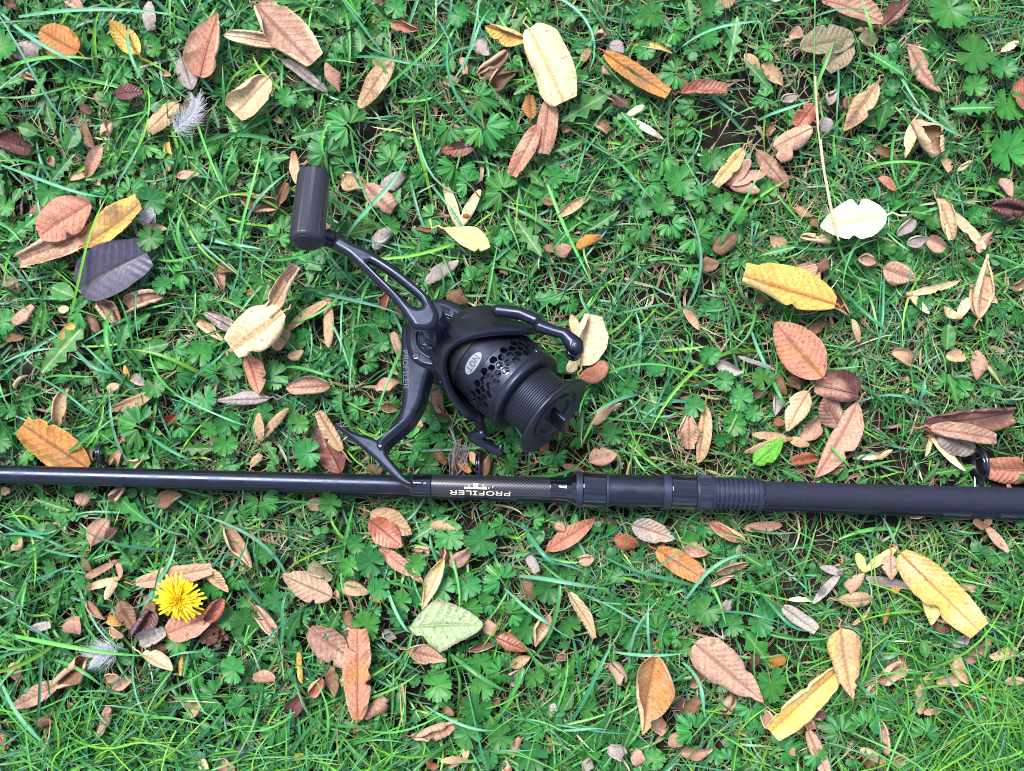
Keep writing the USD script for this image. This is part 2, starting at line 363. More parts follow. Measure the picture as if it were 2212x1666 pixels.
def wrap_text(text, height, o, axx, up, r, centre, sx=1.0, thick=.12):
    """Lettering laid on a cylinder: o on the axis, letters run along axx, up is tangent, centre is the outward direction at mid-height."""
    t = meshkit.text_mesh(text, height, thick); v = np.array(t.vertices)
    v[:, 0] = (v[:, 0] - (v[:, 0].max() + v[:, 0].min()) / 2) * sx; v[:, 1] -= height / 2
    th = v[:, 1] / r; rr = r + v[:, 2]
    return (o + v[:, 0, None] * axx + rr[:, None] * (np.cos(th)[:, None] * centre + np.sin(th)[:, None] * up), t.faces)
def on_rod(ang): c, s = math.cos(math.radians(ang)), math.sin(math.radians(ang)); return c * RZ - s * RY, -s * RZ - c * RY
out, up_ = on_rod(31)
mesh(rod, 'lettering', wrap_text('PROFILER', 3.6, R0 + ru(1038) * RX, -RX, up_, 7.68, out, 1.75), 'gold_print', 30)
out2, up2 = on_rod(4)
def gold_bits():
    bits = []
    for (x0, y0, x1, y1) in [(811, 318, 1058, 338), (910, 280, 925, 336), (910, 280, 957, 292), (945, 280, 957, 312), (925, 304, 957, 314), (1000, 312, 1056, 322), (1014, 292, 1026, 304), (1072, 318, 1084, 330), (1114, 304, 1126, 316), (856, 300, 868, 312)]:
        b = trimesh.creation.box([(x1 - x0) * .19608 * SZ, 1.0, .12]).subdivide().subdivide(); v = np.array(b.vertices)
        off = np.clip(((y0 + y1) / 2 - 322 + v[:, 1] * (y1 - y0)) * .19608 * SZ / 7.62, -1, 1); th = np.arcsin(off)
        bits.append((R0 + (ru(1038) + (x0 + x1 - 1970) / 2 * .19608 * SZ + v[:, 0])[:, None] * RX + (7.68 + v[:, 2])[:, None] * (np.cos(th)[:, None] * RZ - np.sin(th)[:, None] * RY), b.faces))
    return cat(*bits)
mesh(rod, 'emblem', gold_bits(), 'gold_print', False)

# ---------------------------------------------------------------- the second section of the rod, half hidden beneath the first
L_Z = 17.0
Q0, Q1 = P(0, 1025, L_Z), P(2212, 1104, L_Z)
QX = unit(Q1 - Q0); QY = unit(np.cross([0, 0, 1], QX)); QS = KU * (1 - L_Z / HC)
def qu(u): return u * QS / QX[0]
low = thing('rod_section', 'second black rod section with line guides lying under the fishing rod', 'fishing rod', P(1106, 1064, L_Z))
def lseg(name, prof, m): return solid(low, name, lathe(rnd([(qu(u), r) for u, r in prof], .4), Q0, QX, 40, ref=(0, 1, 0)), m)
lseg('blank', [(-1300, .1), (-1300, 4.5), (900, 5.9), (2500, 7.0), (2500, .1)], 'satin_black')
for a, b, r in ((118, 150, 5.9), (170, 235, 5.9), (943, 1008, 6.6), (1052, 1120, 6.6), (2028, 2092, 7.4), (2152, 2260, 7.4)):
    lseg('gloss_wrap', [(a, .1), (a, r - .5), (a + 3, r), (b - 3, r), (b, r - .5), (b, .1)], 'gloss_black')
def guide(u, v, ro, tub, z, lean):
    c = P(u, v, z); base = Q0 + QX * np.dot(c - Q0, QX)
    ax = unit(QX + lean * QY); s = unit(np.cross(ax, [0, 0, 1.0])); a = np.linspace(0, 2 * PI, 41)
    g = None
    up = np.array([0, 0, 1.0])
    ring = lambda r, tk, off: tube(c + off * ax + r * (np.cos(a)[:, None] * s + np.sin(a)[:, None] * up), tk, 10, False)
    d = unit(base - c); e = np.cross(ax, d)
    legs = []
    for w in (-1, 1):
        st = c + (ro) * unit(d + .9 * w * e)
        legs.append(tube([st, .5 * (st + base) + w * 1.5 * e, base + 4 * w * QX - d * 4.5], .9, 8))
    legs.append(tube([c + ro * d, .5 * (c + ro * d + base) + QX * 4, base + 14 * QX - d * 5], 1.0, 8))
    g = solid(low, 'line_guide', cat(ring(ro, tub, 0.9), *legs), 'ring_metal', 40)
    solid(g, 'guide_ring', ring(ro - .8, tub * 1.05, -.9), 'gloss_black', 40)
guide(218, 980, 6.4, .95, 16, .12)
guide(1033, 1004, 8.0, 1.0, 15, .05)
guide(2116, 1002, 10.9, 1.35, 17, .14)

# ---------------------------------------------------------------- the reel lying on its side
RA = unit([.76 * .933, -.645 * .933, .36])                       # along the spool, forwards
RH = np.array([-.20, .47, .86]); RH = unit(RH - RA * np.dot(RH, RA))   # along the crank's axle
RS = unit(np.cross(RA, RH))                                       # towards the foot
if RS[1] > 0: RS = -RS
FL = P(1197.5, 900.5, 72.0)                                       # middle of the spool's front lip
def rl(a, s, h): return FL + a * RA + s * RS + h * RH
def rc(x, y): return (596.4 + x * .4718, 325.3 + y * .4718)       # a measuring frame round the reel
def on_plane(xy, h, o=None, n=None):
    """Points of the reel frame's plane at height h (or the plane o, n) seen at the measured spots xy."""
    n = RH if n is None else n; o = FL + h * RH if o is None else o
    c = np.array([0, 0, HC]); res = []
    for x, y in xy:
        g = P(*rc(x, y), 0.0); d = g - c
        res.append(c + d * (np.dot(o - c, n) / np.dot(d, n)))
    return np.array(res)
reel = thing('fishing_reel', 'black spinning reel with crank handle and honeycomb spool lying beside the rod', 'fishing reel', rl(-70, 0, -20))
def plate(name, outline, h0, h1, b, m, hole=None, parent=None, n=140, o=None, nrm=None, base_h=None):
    """Plate with the measured outline, its upper face on the plane h1, reaching down to h0 along the plane's normal."""
    if nrm is None:
        e1, e2, nn, o = RA, np.cross(RH, RA), RH, FL + h1 * RH
    else:
        nn = nrm; e1 = unit(np.cross([0, 1, 0], nn)); e2 = np.cross(nn, e1)
    to2 = lambda xy: (lambda q: np.stack([(q - o) @ e1, (q - o) @ e2], 1))(on_plane(xy, h1, o, nn))
    lp = smooth_loop(to2(outline), n); hl = None if hole is None else smooth_loop(to2(hole), 90)
    v, f = bevel_slab(lp, h0 - h1, 0.0, b, hl)
    return solid(parent or reel, name, (o + v[:, :1] * e1 + v[:, 1:2] * e2 + v[:, 2:] * nn, f), m, 50)

ZB = -14.0   # the crank-side face of the body, in the reel's h coordinate, is at +13
# body housing with the gearbox, then the stem and the foot
plate('reel_body', [(585, 830), (600, 765), (650, 705), (715, 668), (790, 672), (868, 715), (905, 770), (880, 850), (820, 930), (790, 975), (735, 1000), (660, 985), (600, 930)], -20, 12, 6, 'matt_black')
plate('side_plate', [(606, 830), (625, 770), (680, 715), (745, 705), (815, 735), (868, 790), (850, 850), (800, 920), (768, 962), (720, 982), (655, 968), (615, 915)], 11.5, 14.2, 1.4, 'satin_black')
plate('stem', [(574, 800), (612, 792), (660, 880), (720, 975), (752, 988), (722, 985), (705, 1010), (690, 1060), (672, 1130), (650, 1180), (612, 1238), (560, 1285), (508, 1330), (488, 1368), (470, 1375), (452, 1350), (458, 1320), (490, 1292), (535, 1245), (560, 1190), (574, 1120), (570, 1040), (566, 960), (568, 880)], -9, 8.5, 4.2, 'satin_black')
FH = 6.0
plate('foot', [(262, 1254), (275, 1250), (330, 1276), (400, 1302), (450, 1318), (490, 1345), (508, 1390), (548, 1440), (590, 1488), (622, 1512), (624, 1530), (606, 1535), (560, 1512), (500, 1458), (440, 1398), (370, 1340), (300, 1285)], -2, 6.5, 2.2, 'satin_black')
def text_plane(text, height, o, ex, ey, en, sx=1.0, t=.15):
    m = meshkit.text_mesh(text, height, t); v = np.array(m.vertices)
    v[:, 0] = (v[:, 0] - v[:, 0].max() / 2) * sx; v[:, 1] -= height / 2
    return o + v[:, :1] * ex + v[:, 1:2] * ey + v[:, 2:] * en, m.faces
tp = on_plane([(592, 898), (596, 1100), (594, 1000)], 8.5)
ex = unit(tp[1] - tp[0]); mesh(reel, 'lettering', text_plane('PROFILER', 3.6, tp[2] + .03 * RH, ex, np.cross(RH, ex), RH, 1.2), 'stem_print', 30)

HB = on_plane([(748, 852)], 14.0)[0]                                # where the crank's axle leaves the body
def hl(prof, n=48, r=.5, gear=None): return lathe(rnd(prof, r), HB, RH, n, gear=gear)
solid(reel, 'bearing_ring', hl([(-2, 15.8), (1.5, 17.6), (2.2, 17.3), (2.2, 15.6), (.2, 15.0), (.2, .1)]), 'satin_black')
solid(reel, 'bearing_cap', hl([(0, .1), (0, 14.2), (1.6, 13.8), (2.4, 12.6), (2.4, .1)], n=96, gear=lambda a: np.where(np.abs(((np.degrees(a) + 20) % 90) - 45) < 9, .9, 1.0)), 'gloss_black')
solid(reel, 'crank_axle', hl([(1, .1), (1, 10.6), (5, 10.2), (7, 9.8), (20, 9.0), (22, 9.0), (22, .1)]), 'gloss_black')
solid(reel, 'crank_collar', hl([(21.5, .1), (21.5, 9.1), (33, 8.4), (34.2, 8.2), (34.2, .1)]), 'satin_black')
# crank arm, in a plane that drops slightly towards the knob
d_arm = unit([-.78 * math.cos(.19), .62 * math.cos(.19), -math.sin(.19)])
n_arm = unit(RH - d_arm * np.dot(RH, d_arm)); o_arm = HB + 40.0 * RH
plate('crank_arm', [(742, 752), (727, 705), (690, 652), (636, 602), (570, 548), (500, 495), (420, 448), (345, 415), (296, 388), (268, 398), (256, 420), (270, 440), (330, 478), (400, 545), (460, 605), (520, 665), (572, 726), (608, 778), (632, 808), (690, 812), (728, 795)],
      -8.5, 0, 3.4, 'satin_black', hole=[(418, 505), (470, 532), (540, 580), (600, 628), (650, 672), (668, 705), (640, 712), (604, 690), (545, 634), (470, 562)], o=o_arm, nrm=n_arm)
# knob: a barrel across the end of the crank
KC = P(*rc(157, 262), 66.0); KA = unit([-.01, -.90, .43])
kp = P(*rc(270, 412), 60.0)
kd = unit(KC - 2 * KA * -4 - kp)
solid(reel, 'knob_post', cat(lathe(rnd([(-4, .1), (-4, 5.6), (0, 6.0), (3, 6.0), (3, 5.0), (4, 5.0), (4, 6.2), (7, 6.2), (7, 5.3), (16, 5.6), (16, .1)], .5), kp, unit(P(*rc(190, 385), 68) - kp), 32)), 'satin_black')
def knob():
    pr = rnd([(-27, .1), (-27, 10.9), (26, 11.3), (27.4, 9.8), (27.4, .1)], 2.2)
    pr = np.vstack([pr[:5], np.stack([np.linspace(pr[4, 0], pr[5, 0], 40)[1:-1], np.interp(np.linspace(0, 1, 40)[1:-1], [0, 1], [pr[4, 1], pr[5, 1]])], 1), pr[5:]])
    v, f = lathe(pr, KC, KA, 160)
    x = unit(np.cross(KA, (0, 0, 1))); y = np.cross(KA, x); q = v - KC
    th = np.arctan2(q @ y, q @ x); al = q @ KA
    st = meshkit.noise(np.stack([th * 22, al * .035, th * 0], -1), 4) * meshkit.noise(np.stack([th * 9, al * .09, th * 0 + 3], -1), 8)
    k = np.clip((st - .44) * 4, 0, 1)[:, None] * (abs(al) < 26)[:, None]
    col = np.array([.016, .016, .024]) * (1 - k) + np.array([.09, .065, .05]) * k
    return (v, f), col
kv, kc = knob()
kpath = solid(reel, 'handle_knob', kv, 'knob_scratched', color=kc)
solid(kpath, 'end_cap', lathe(rnd([(27.2, .1), (27.2, 9.0), (28.0, 8.4), (28.0, .1)], .4), KC, KA, 48), 'rubber_knob')

# rotor: a cup behind the spool and the yoke that carries the bail
W = unit([.5, .8, .34]); W = unit(W - RA * np.dot(W, RA)); N = np.cross(RA, W)
if N[2] < 0: N = -N
def al(prof, n=72, r=.6, gear=None): return lathe(rnd(prof, r), FL, RA, n, gear=gear)
solid(reel, 'rotor_cup', al([(-92, .1), (-92, 22), (-88, 27), (-72, 28.5), (-66, 28.5), (-66, .1)]), 'deep_black')
def rotor():
    n = 120; ph = np.linspace(0, 2 * PI, n, endpoint=False)
    fr = -72.5 + 29 * np.abs(np.cos(ph)) ** 1.9
    one = np.ones(n); ro = 38.2 + 1.2 * np.abs(np.cos(ph)) ** 3
    rows = [(-94 * one, 20 * one), (-93 * one, 22 * one), (-88 * one, 27 * one), (fr - 11 * (fr > -70) - 9, ro - 6.5), (fr - 6, ro - 1.6), (fr - 2.5, ro - .3),
            (fr - .8, ro), (fr, ro - .7), (fr + .1, ro - 2.6), (fr, ro - 4.6), (fr - .7, ro - 5.3), (fr - 3, ro - 5.6), (np.minimum(fr - 8, -84) * one, 30 * one), (-88 * one, 20 * one)]
    V = [FL + a[:, None] * RA + r[:, None] * (np.cos(ph)[:, None] * W + np.sin(ph)[:, None] * N) for a, r in rows]
    f = grid_faces(len(rows), n, True)
    return np.vstack(V), np.vstack([f, grid_faces(2, n, True)[:0]])[:, ::-1]
solid(reel, 'rotor', rotor(), 'matt_black', 50)
def wl(a, w, n): return FL + a * RA + w * W + n * N
def hullchain(pts):
    out = None
    sp = [m3.Manifold.sphere(r, 28).translate(tuple(p)) for p, r in pts]
    for s0, s1 in zip(sp, sp[1:]):
        h = m3.Manifold.batch_hull([s0, s1]); out = h if out is None else out + h
    return out
# levers of the bail; positions are read off at their depth
def bp(x, y, z): return P(921.7 + x * .39873, 639.7 + y * .39873, z)
solid(reel, 'bail_arm_cover', hullchain([(bp(385, 78, 72), 4.0), (bp(500, 92, 73), 4.2), (bp(590, 130, 75), 4.0)]), 'satin_black', 40)
la = solid(reel, 'bail_arm', hullchain([(bp(615, 165, 77), 4.6), (bp(690, 190, 79), 3.6), (bp(745, 205, 80), 3.8), (bp(800, 265, 80), 6.0)]), 'satin_black', 40)
sc0 = bp(797, 262, 85.8)
solid(la, 'screw', lathe(rnd([(-.8, .1), (-.8, 2.7), (.3, 2.7), (.5, 2.2), (.5, .1)], .3), sc0, unit([.05, .1, 1]), 28), 'ring_metal', 35)
for t in (0, PI / 2):
    b = trimesh.creation.box([2.6, .5, .3]); b.apply_transform(trimesh.transformations.rotation_matrix(t + .5, [0, 0, 1])); b.apply_translation(sc0 + [0.03, 0.05, .72 - .002 * t])
    solid(la, 'screw_slot', b, 'screw_steel', False, blk=False)
lrz = bp(800, 300, 74)
solid(reel, 'line_roller', lathe(rnd([(-4, .1), (-4, 5.4), (-2, 5.4), (-1, 4.4), (1, 4.4), (2, 5.6), (5, 5.6), (5, .1)], .4), lrz, unit([.1, .35, 1]), 36), 'gloss_black')
lo = solid(reel, 'bail_arm', hullchain([(wl(-46, -36, 0), 3.4), (bp(300, 745, 56), 3.6), (bp(255, 762, 52), 4.2), (bp(330, 810, 50), 3.4), (bp(392, 845, 50), 3.0), (bp(404, 812, 50), 2.0)]), 'satin_black', 40)
# spool: plain skirt, honeycomb band, rim, line, front lip, drag knob
spool = solid(reel, 'spool', al([(-69, .1), (-69, 27.2), (-50.5, 28.6), (-49.5, 29.2), (-49.5, 26.5), (-49.5, .1)]), 'spool_black')
def honeycomb():
    a0, a1, ro, ri = -50.0, -30.5, 29.4, 27.6
    body = m3.Manifold.cylinder(a1 - a0, ro, ro, 160) - m3.Manifold.cylinder(a1 - a0 + 2, ri, ri, 160).translate((0, 0, -1))
    nc = 38
    hexa = m3.Manifold.extrude(m3.CrossSection([[(math.cos(k * PI / 3 + PI / 6) * 2.92, math.sin(k * PI / 3 + PI / 6) * 2.92) for k in range(6)]]), 6)
    cut = []
    hy = 5.62
    for c in range(nc):
        for r in range(4):
            zc = 3.4 + r * hy + (hy / 2 if c % 2 else 0)
            if zc > a1 - a0 - 3.1: continue
            # hexagon axis turned to point outwards
            cut.append(hexa.rotate((0, 0, 0)).rotate((0, 90, 0)).translate((ri - 2.2, 0, zc)).rotate((0, 0, c * 360 / nc)))
    body = body - m3.Manifold.batch_boolean(cut, m3.OpType.Add)
    mm = body.to_mesh(); v = np.array(mm.vert_properties[:, :3])
    x = unit(np.cross(RA, (0, 0, 1))); y = np.cross(RA, x)
    return FL + (v[:, 2:] + a0) * RA + v[:, :1] * x + v[:, 1:2] * y, np.array(mm.tri_verts)
solid(spool, 'honeycomb_band', honeycomb(), 'spool_black', 30)
solid(spool, 'inner_drum', al([(-51, .1), (-51, 24.2), (-29, 24.2), (-29, .1)]), 'gloss_black')
solid(spool, 'rim', al([(-31, .1), (-31, 29.0), (-30, 29.9), (-26.5, 30.6), (-24.8, 29.6), (-24.5, 27.0), (-25.5, 23), (-25.5, .1)], r=.9), 'spool_black')
oc = FL - 26.6 * RA; 
wl_o = unit(.62 * RH + .78 * unit(W))
pr = [(-25, .1), (-25, 21.8)]
for k in range(12):
    a = -23.6 + k * 1.62; pr += [(a - .5, 22.0), (a, 21.3), (a + .5, 22.0)]
solid(spool, 'wound_line', al(pr + [(-3.6, 22.0), (-3.6, .1)], r=.05), 'line_dark', blk=False)
lip = solid(spool, 'front_lip', al([(-4.2, .1), (-4.2, 22), (-2.4, 29.4), (-1.2, 30.4), (.1, 30.2), (.7, 28.8), (-.2, 21.5), (-1.2, 20.2), (-1.6, 19.8), (-1.6, .1)], r=.4), 'spool_black')
solid(spool, 'drag_dial', al([(-1.8, .1), (-1.8, 17.4), (-.4, 17.0), (.2, 15.6), (-.6, 14.2), (-2.2, 13.6), (-2.2, .1)], r=.4), 'matt_black')
kx = unit(W + N); ky = np.cross(RA, kx)
kb = smooth_loop([(-8.6, -1.6), (-4, -2.2), (0, -2.6), (4, -2.2), (8.6, -1.6), (9.1, 0), (8.6, 1.6), (4, 2.2), (0, 2.6), (-4, 2.2), (-8.6, 1.6), (-9.1, 0)], 80)
v, f = bevel_slab(kb, -2.5, 10.5, 1.2)
solid(spool, 'drag_knob', (FL + v[:, :1] * kx + v[:, 1:2] * ky + v[:, 2:] * RA, f), 'satin_black', 50)
# oval badge and its letters, wrapped on the skirt
def on_skirt(v2, a_mid, mid, r):
    """v2: (x along the text, y up, h): text runs round the skirt, its top points to the front."""
    th = v2[:, 0] / r; tan = np.cross(RA, mid)
    if tan @ RS < 0: tan = -tan
    return FL + (a_mid + v2[:, 1])[:, None] * RA + (r + v2[:, 2])[:, None] * (np.cos(th)[:, None] * mid + np.sin(th)[:, None] * tan)
def skirt_mid(x, y, a):
    best = min((np.hypot(*(proj(FL + a * RA + 28.2 * (math.cos(t) * RH + math.sin(t) * RS)) - rc(x, y))), t) for t in np.linspace(-PI / 2, PI / 2, 721))
    return math.cos(best[1]) * RH + math.sin(best[1]) * RS
am = -57.0; mid = skirt_mid(918, 985, am)
th = np.linspace(0, 2 * PI, 48, endpoint=False)
ev, ef = trimesh.creation.triangulate_polygon(Polygon(np.stack([8.6 * np.cos(th), 3.9 * np.sin(th)], 1)), engine='earcut')
ev = np.vstack([np.c_[ev, np.full(len(ev), .14)], np.c_[ev, np.full(len(ev), -.6)]]); ne = len(ev) // 2
ef = np.asarray(ef); jj = np.arange(48)
ef = np.vstack([ef, ef[:, ::-1] + ne, np.stack([jj, jj + ne, (jj + 1) % 48], -1), np.stack([(jj + 1) % 48, jj + ne, (jj + 1) % 48 + ne], -1)])
# a fine fan so that the badge follows the curve
tb = trimesh.Trimesh(ev, ef, process=False).subdivide().subdivide()
badge = mesh(spool, 'badge', (on_skirt(np.array(tb.vertices), am, mid, 28.35), tb.faces), 'badge_grey', 30)
tm = meshkit.text_mesh('NGT', 4.2, .2, bold=True); tv = np.array(tm.vertices); tv[:, 0] -= tv[:, 0].max() / 2; tv[:, 1] -= 2.1; tv[:, 2] += .1
mesh(badge, 'lettering', (on_skirt(tv, am, mid, 28.4), tm.faces), 'dark_print', False)
cb = skirt_mid(1200, 930, -33); 
clipv = lathe(rnd([(-.8, .1), (-.8, 4.0), (.6, 3.6), (1.0, 2.6), (1.0, .1)], .4), FL - 33.5 * RA + 29.4 * cb, cb, 28)
solid(spool, 'line_clip', clipv, 'gloss_black', 40)
for x, y, h, r in ((641, 940, 14.2, 2.6), (803, 742, 14.2, 2.0)):
    q = on_plane([(x, y)], h)[0]
    s_ = solid(reel, 'screw', lathe(rnd([(-1, .1), (-1, r), (.3, r), (.5, r * .8), (.5, .1)], .3), q, RH, 24), 'ring_metal', 35)

# ---------------------------------------------------------------- leaves, bracts and plants
rng = np.random.default_rng(11)
COL = {  # base colours
 'wh': (.70, .65, .42), 'ye': (.70, .62, .24), 'cr': (.62, .50, .30), 'go': (.58, .35, .085), 'or': (.43, .185, .05), 'ta': (.45, .30, .175),
 'pk': (.41, .245, .175), 'sa': (.42, .185, .125), 'ru': (.27, .08, .045), 'br': (.19, .105, .06), 'ma': (.115, .042, .040), 'gr': (.32, .275, .255),
 'ol': (.21, .18, .11), 'pu': (.060, .052, .085), 'li': (.34, .42, .23), 'bg': (.10, .31, .03)}
WORD = {'wh': 'whitish', 'ye': 'pale yellow', 'cr': 'cream', 'go': 'golden', 'or': 'orange', 'ta': 'tan', 'pk': 'pinkish tan', 'sa': 'salmon', 'ru': 'rust red',
 'br': 'brown', 'ma': 'maroon', 'gr': 'grey', 'ol': 'olive brown', 'pu': 'purple', 'li': 'pale green', 'bg': 'bright green'}
def T(i, j, x, y): return 737.33 * i + x / 3, 555.33 * j + y / 3

LAND = [('handle knob', T(0, 0, 2010, 1360)), ('spool', (1120, 820)), ('reel foot', (800, 960)), ('dandelion flower', T(0, 2, 1160, 550)), ('gold rod lettering', (1038, 1060)),
        ('foam grip', (1930, 1075)), ('knurled rod collar', (1520, 1066)), ('near white leaf', T(2, 0, 1110, 1430)), ('big cream leaf', T(1, 0, 1330, 430)), ('golden ribbed leaf', T(2, 1, 690, 260)),
        ('purple leaf', T(0, 1, 730, 100)), ('pale green leaf', T(1, 2, 680, 740)), ('salmon round leaf', T(0, 0, 420, 1420)), ('rusty round leaf', T(0, 0, 400, 240)), ('long gold leaf', T(2, 2, 1650, 480)),
        ('orange edged leaf', T(0, 1, 330, 1220)), ('right line guide', (2116, 1002)), ('dark hooded leaf pair', T(2, 1, 1850, 1060)), ('curled fan leaf', T(0, 1, 1620, 540)), ('bare left rod blank', (300, 1030)), ('yellow two-tone leaf', T(2, 2, 800, 1180)), ('olive brown leaf', T(2, 0, 930, 300)), ('red leaf', T(2, 0, 140, 590)), ('long rusty leaf', T(1, 2, 150, 1040)), ('rolled orange tan leaf', T(1, 2, 1990, 1150))]
DIRS = ['right of', 'upper right of', 'above', 'upper left of', 'left of', 'lower left of', 'below', 'lower right of']
ORD = ['', ', nearest one', ', second nearest', ', third nearest', ', fourth nearest', ', fifth nearest', ', sixth nearest', ', seventh nearest', ', eighth nearest', ', ninth nearest', ', tenth nearest', ', eleventh nearest', ', twelfth nearest'] + [f', {w} nearest' for w in 'thirteenth fourteenth fifteenth sixteenth seventeenth eighteenth nineteenth twentieth'.split()]
PENDING = []
def auto_label(path, words, u, v):
    d = [(math.hypot(u - a, v - b), n, a, b) for n, (a, b) in LAND]
    d, n, a, b = min(d)
    k = int(round(math.atan2(b - v, u - a) / (PI / 4))) % 8
    PENDING.append((f'{words} {DIRS[k]} the {n}', d, path))
def settle_labels():
    seen = {}
    for l, d, p in PENDING: seen.setdefault(l, []).append((d, p))
    for l, items in seen.items():
        items.sort()
        for k, (d, p) in enumerate(items):
            o = '' if len(items) == 1 else ORD[k + 1]
            pm(p).SetCustomDataByKey('label', l + o)

def envelope(kind, t):
    if kind == 'wing': return np.clip(np.sin(PI * np.clip(t, 0, 1) ** .75), 0, 1) ** .55 * (.72 + .28 * t)
    if kind == 'obovate': return np.clip(np.sin(PI * t ** 1.5), 0, 1) ** .7
    if kind == 'torn': return np.clip(np.sin(PI * np.clip(t * .80 + .02, 0, 1) ** .78), 0, 1) ** .65
    if kind == 'deltoid': return np.minimum(np.clip(t / .40, 0, 1) ** .8, np.clip((1 - t) / .60, 0, 1) ** .62)
    if kind == 'taper': return (t ** .5 * (1 - t) ** 1.05) / .378
    if kind == 'round': return np.clip(np.sin(PI * t), 0, 1) ** .52
    return np.clip(np.sin(PI * t ** .82), 0, 1) ** .75

def leaf_grid(L, Wd, shape='ovate', nu=64, nv=21, serr=.05, teeth=22, curl=(0., 0.), bend=0., twist=0., wave=1.0, corr=.5, veins=9, seed=0, irregular=.10, cols=None, blot=.5, edge=None, skew=0., fold=0., ragged=.0, crumple=0.):
    """Vertices (x from base to tip, y across, z up), triangles and colours of one leaf blade; cols = (main, second)."""
    r = np.random.default_rng(seed)
    t = np.linspace(.004, .996, nu)[:, None]; s = np.linspace(-1, 1, nv)[None]
    e = envelope(shape, t)
    nz = lambda f, k: meshkit.noise(np.stack([t * f + 0 * s, np.sign(s) * 3.0 + 0 * t + seed * 1.37, 0 * t + 0 * s + k], -1), seed) - .5
    tooth = 1 + serr * (2 * ((t * teeth + .35 * np.sign(s)) % 1) - 1) * np.abs(s) ** 3
    wd = Wd / 2 * e * tooth * (1 + irregular * 2 * (nz(5, 0) + .5 * nz(13, 7)) * np.abs(s) ** 2)
    for _ in range(int(r.integers(0, 3))):                          # bites and tears at the rim
        t0, sd_, am = r.uniform(.15, .95), r.choice([-1, 1]), r.uniform(.12, .42)
        wd = wd * (1 - am * np.exp(-((t - t0) / r.uniform(.02, .07)) ** 2) * (np.sign(s) == sd_))
    q = s * wd
    lat = np.abs(s) * .22 + .05                                     # veins run forward to the edge
    ph = (t - lat * (wd / Wd * 2)) * veins
    crease = np.abs(((ph % 1) - .5) * 2)                            # 1 on a vein, 0 between
    c = np.where(s < 0, curl[0], curl[1]) * (.45 + 1.1 * meshkit.noise(np.stack([t * 2.2 + 0 * s, np.sign(s) + 0 * t, 0 * t + 0 * s + seed], -1), seed + 3))
    # the cross-section bends more and more towards the edge and may roll over
    ex_ = 1.3 + 1.6 * r.uniform(0, 1)
    h = nv // 2; sa = np.abs(s) ** ex_ * c; ds_ = wd * (2 / (nv - 1))
    dy, dz = np.cos(sa) * ds_, np.sin(sa) * ds_
    y = np.zeros_like(sa); z = np.zeros_like(sa)
    mid_y, mid_z = .5 * (dy[:, 1:] + dy[:, :-1]), .5 * (dz[:, 1:] + dz[:, :-1])
    y[:, h + 1:] = np.cumsum(mid_y[:, h:], 1); z[:, h + 1:] = np.cumsum(mid_z[:, h:], 1)
    y[:, :h] = -np.cumsum(mid_y[:, :h][:, ::-1], 1)[:, ::-1]; z[:, :h] = np.cumsum(mid_z[:, :h][:, ::-1], 1)[:, ::-1]
    cr1 = meshkit.noise(np.stack([t * L / 13 + q / 21, q / 12, 0 * t + 0 * s + seed * 1.9], -1), seed + 41)
    z = z + crumple * (1 - np.abs(2 * cr1 - 1) * 2.2) * (.35 + .65 * np.abs(s))
    z = z + fold * np.abs(y) + .10 * Wd * nz(3.5, 11) * np.abs(s) ** 3
    z = z + corr * (crease - .5) * np.abs(s) * (1 - np.abs(s) ** 4 * .5)
    z = z + wave * 2 * (meshkit.fbm(np.stack([t * L / 18 + 0 * s, q / 14, 0 * t + 0 * s + seed * .7], -1), 3, seed + 1) - .5) * (.25 + np.abs(s))
    x = t * L + np.zeros_like(s) + skew * q
    if ragged:
        sr = meshkit.fbm(np.stack([s * 5.0 + 0 * t, 0 * s + 0 * t + seed * .9, 0 * s + 0 * t], -1), 3, seed + 6) - .5
        x = x + L * ragged * (sr * 2.4 + .35 * r.uniform(-1, 1) * s) * t ** 5
    if abs(bend) > 1e-3:                                            # the length bends on an arc too
        R = L / bend; b = (t - .5) * bend; x = (R + -z) * np.sin(b) + L / 2; z = R * (1 - np.cos(b)) + z * np.cos(b)
    if twist:
        tw = twist * (t - .3); y, z = y * np.cos(tw) - z * np.sin(tw), y * np.sin(tw) + z * np.cos(tw)
    v = np.stack([x + 0 * y, y, z], -1)
    main, sec = (np.array(k) for k in cols)
    blotch = np.clip((meshkit.fbm(np.stack([t * L / 16 + 0 * s, q / 10, 0 * t + 0 * s + seed * 2.1], -1), 4, seed + 5) - .5 + .16 * blot) * 4 * blot, 0, 1)[..., None]
    fine = (.82 + .36 * meshkit.fbm(np.stack([t * L / 3 + 0 * s, q / 3, 0 * t + 0 * s + seed], -1), 3, seed + 9))[..., None]
    col = (main * (1 - blotch) + sec * blotch) * fine
    vein = np.clip((crease - .84) * 6.3, 0, 1)[..., None] * (.72 if nu > 60 else .35) * (np.abs(s) < .93)[..., None] + (np.abs(s) < .09)[..., None] * (.5 if nu > 60 else .12) * np.ones_like(blotch)
    col = col * (1 - np.minimum(vein, .74)) + sec * .42 * np.minimum(vein, .74)
    if edge is not None:
        k = np.clip((np.abs(s) - .78) * 4.5 + nz(9, 4) * 1.2, 0, 1)[..., None] * .85
        col = col * (1 - k) + np.array(edge) * k * fine
    spots = (meshkit.noise(np.stack([t * L / 1.5 + 0 * s, q / 1.5, 0 * t + 0 * s + seed], -1), seed + 20) > .90)[..., None]
    col = np.where(spots, col * (.62 if seed % 3 else .42), col)
    big_ = np.clip((meshkit.noise(np.stack([t * L / 9 + 0 * s, q / 9, 0 * t + 0 * s + seed * 3.3], -1), seed + 31) - .80) * 9, 0, 1)[..., None] * (.6 if seed % 4 == 1 else .25)
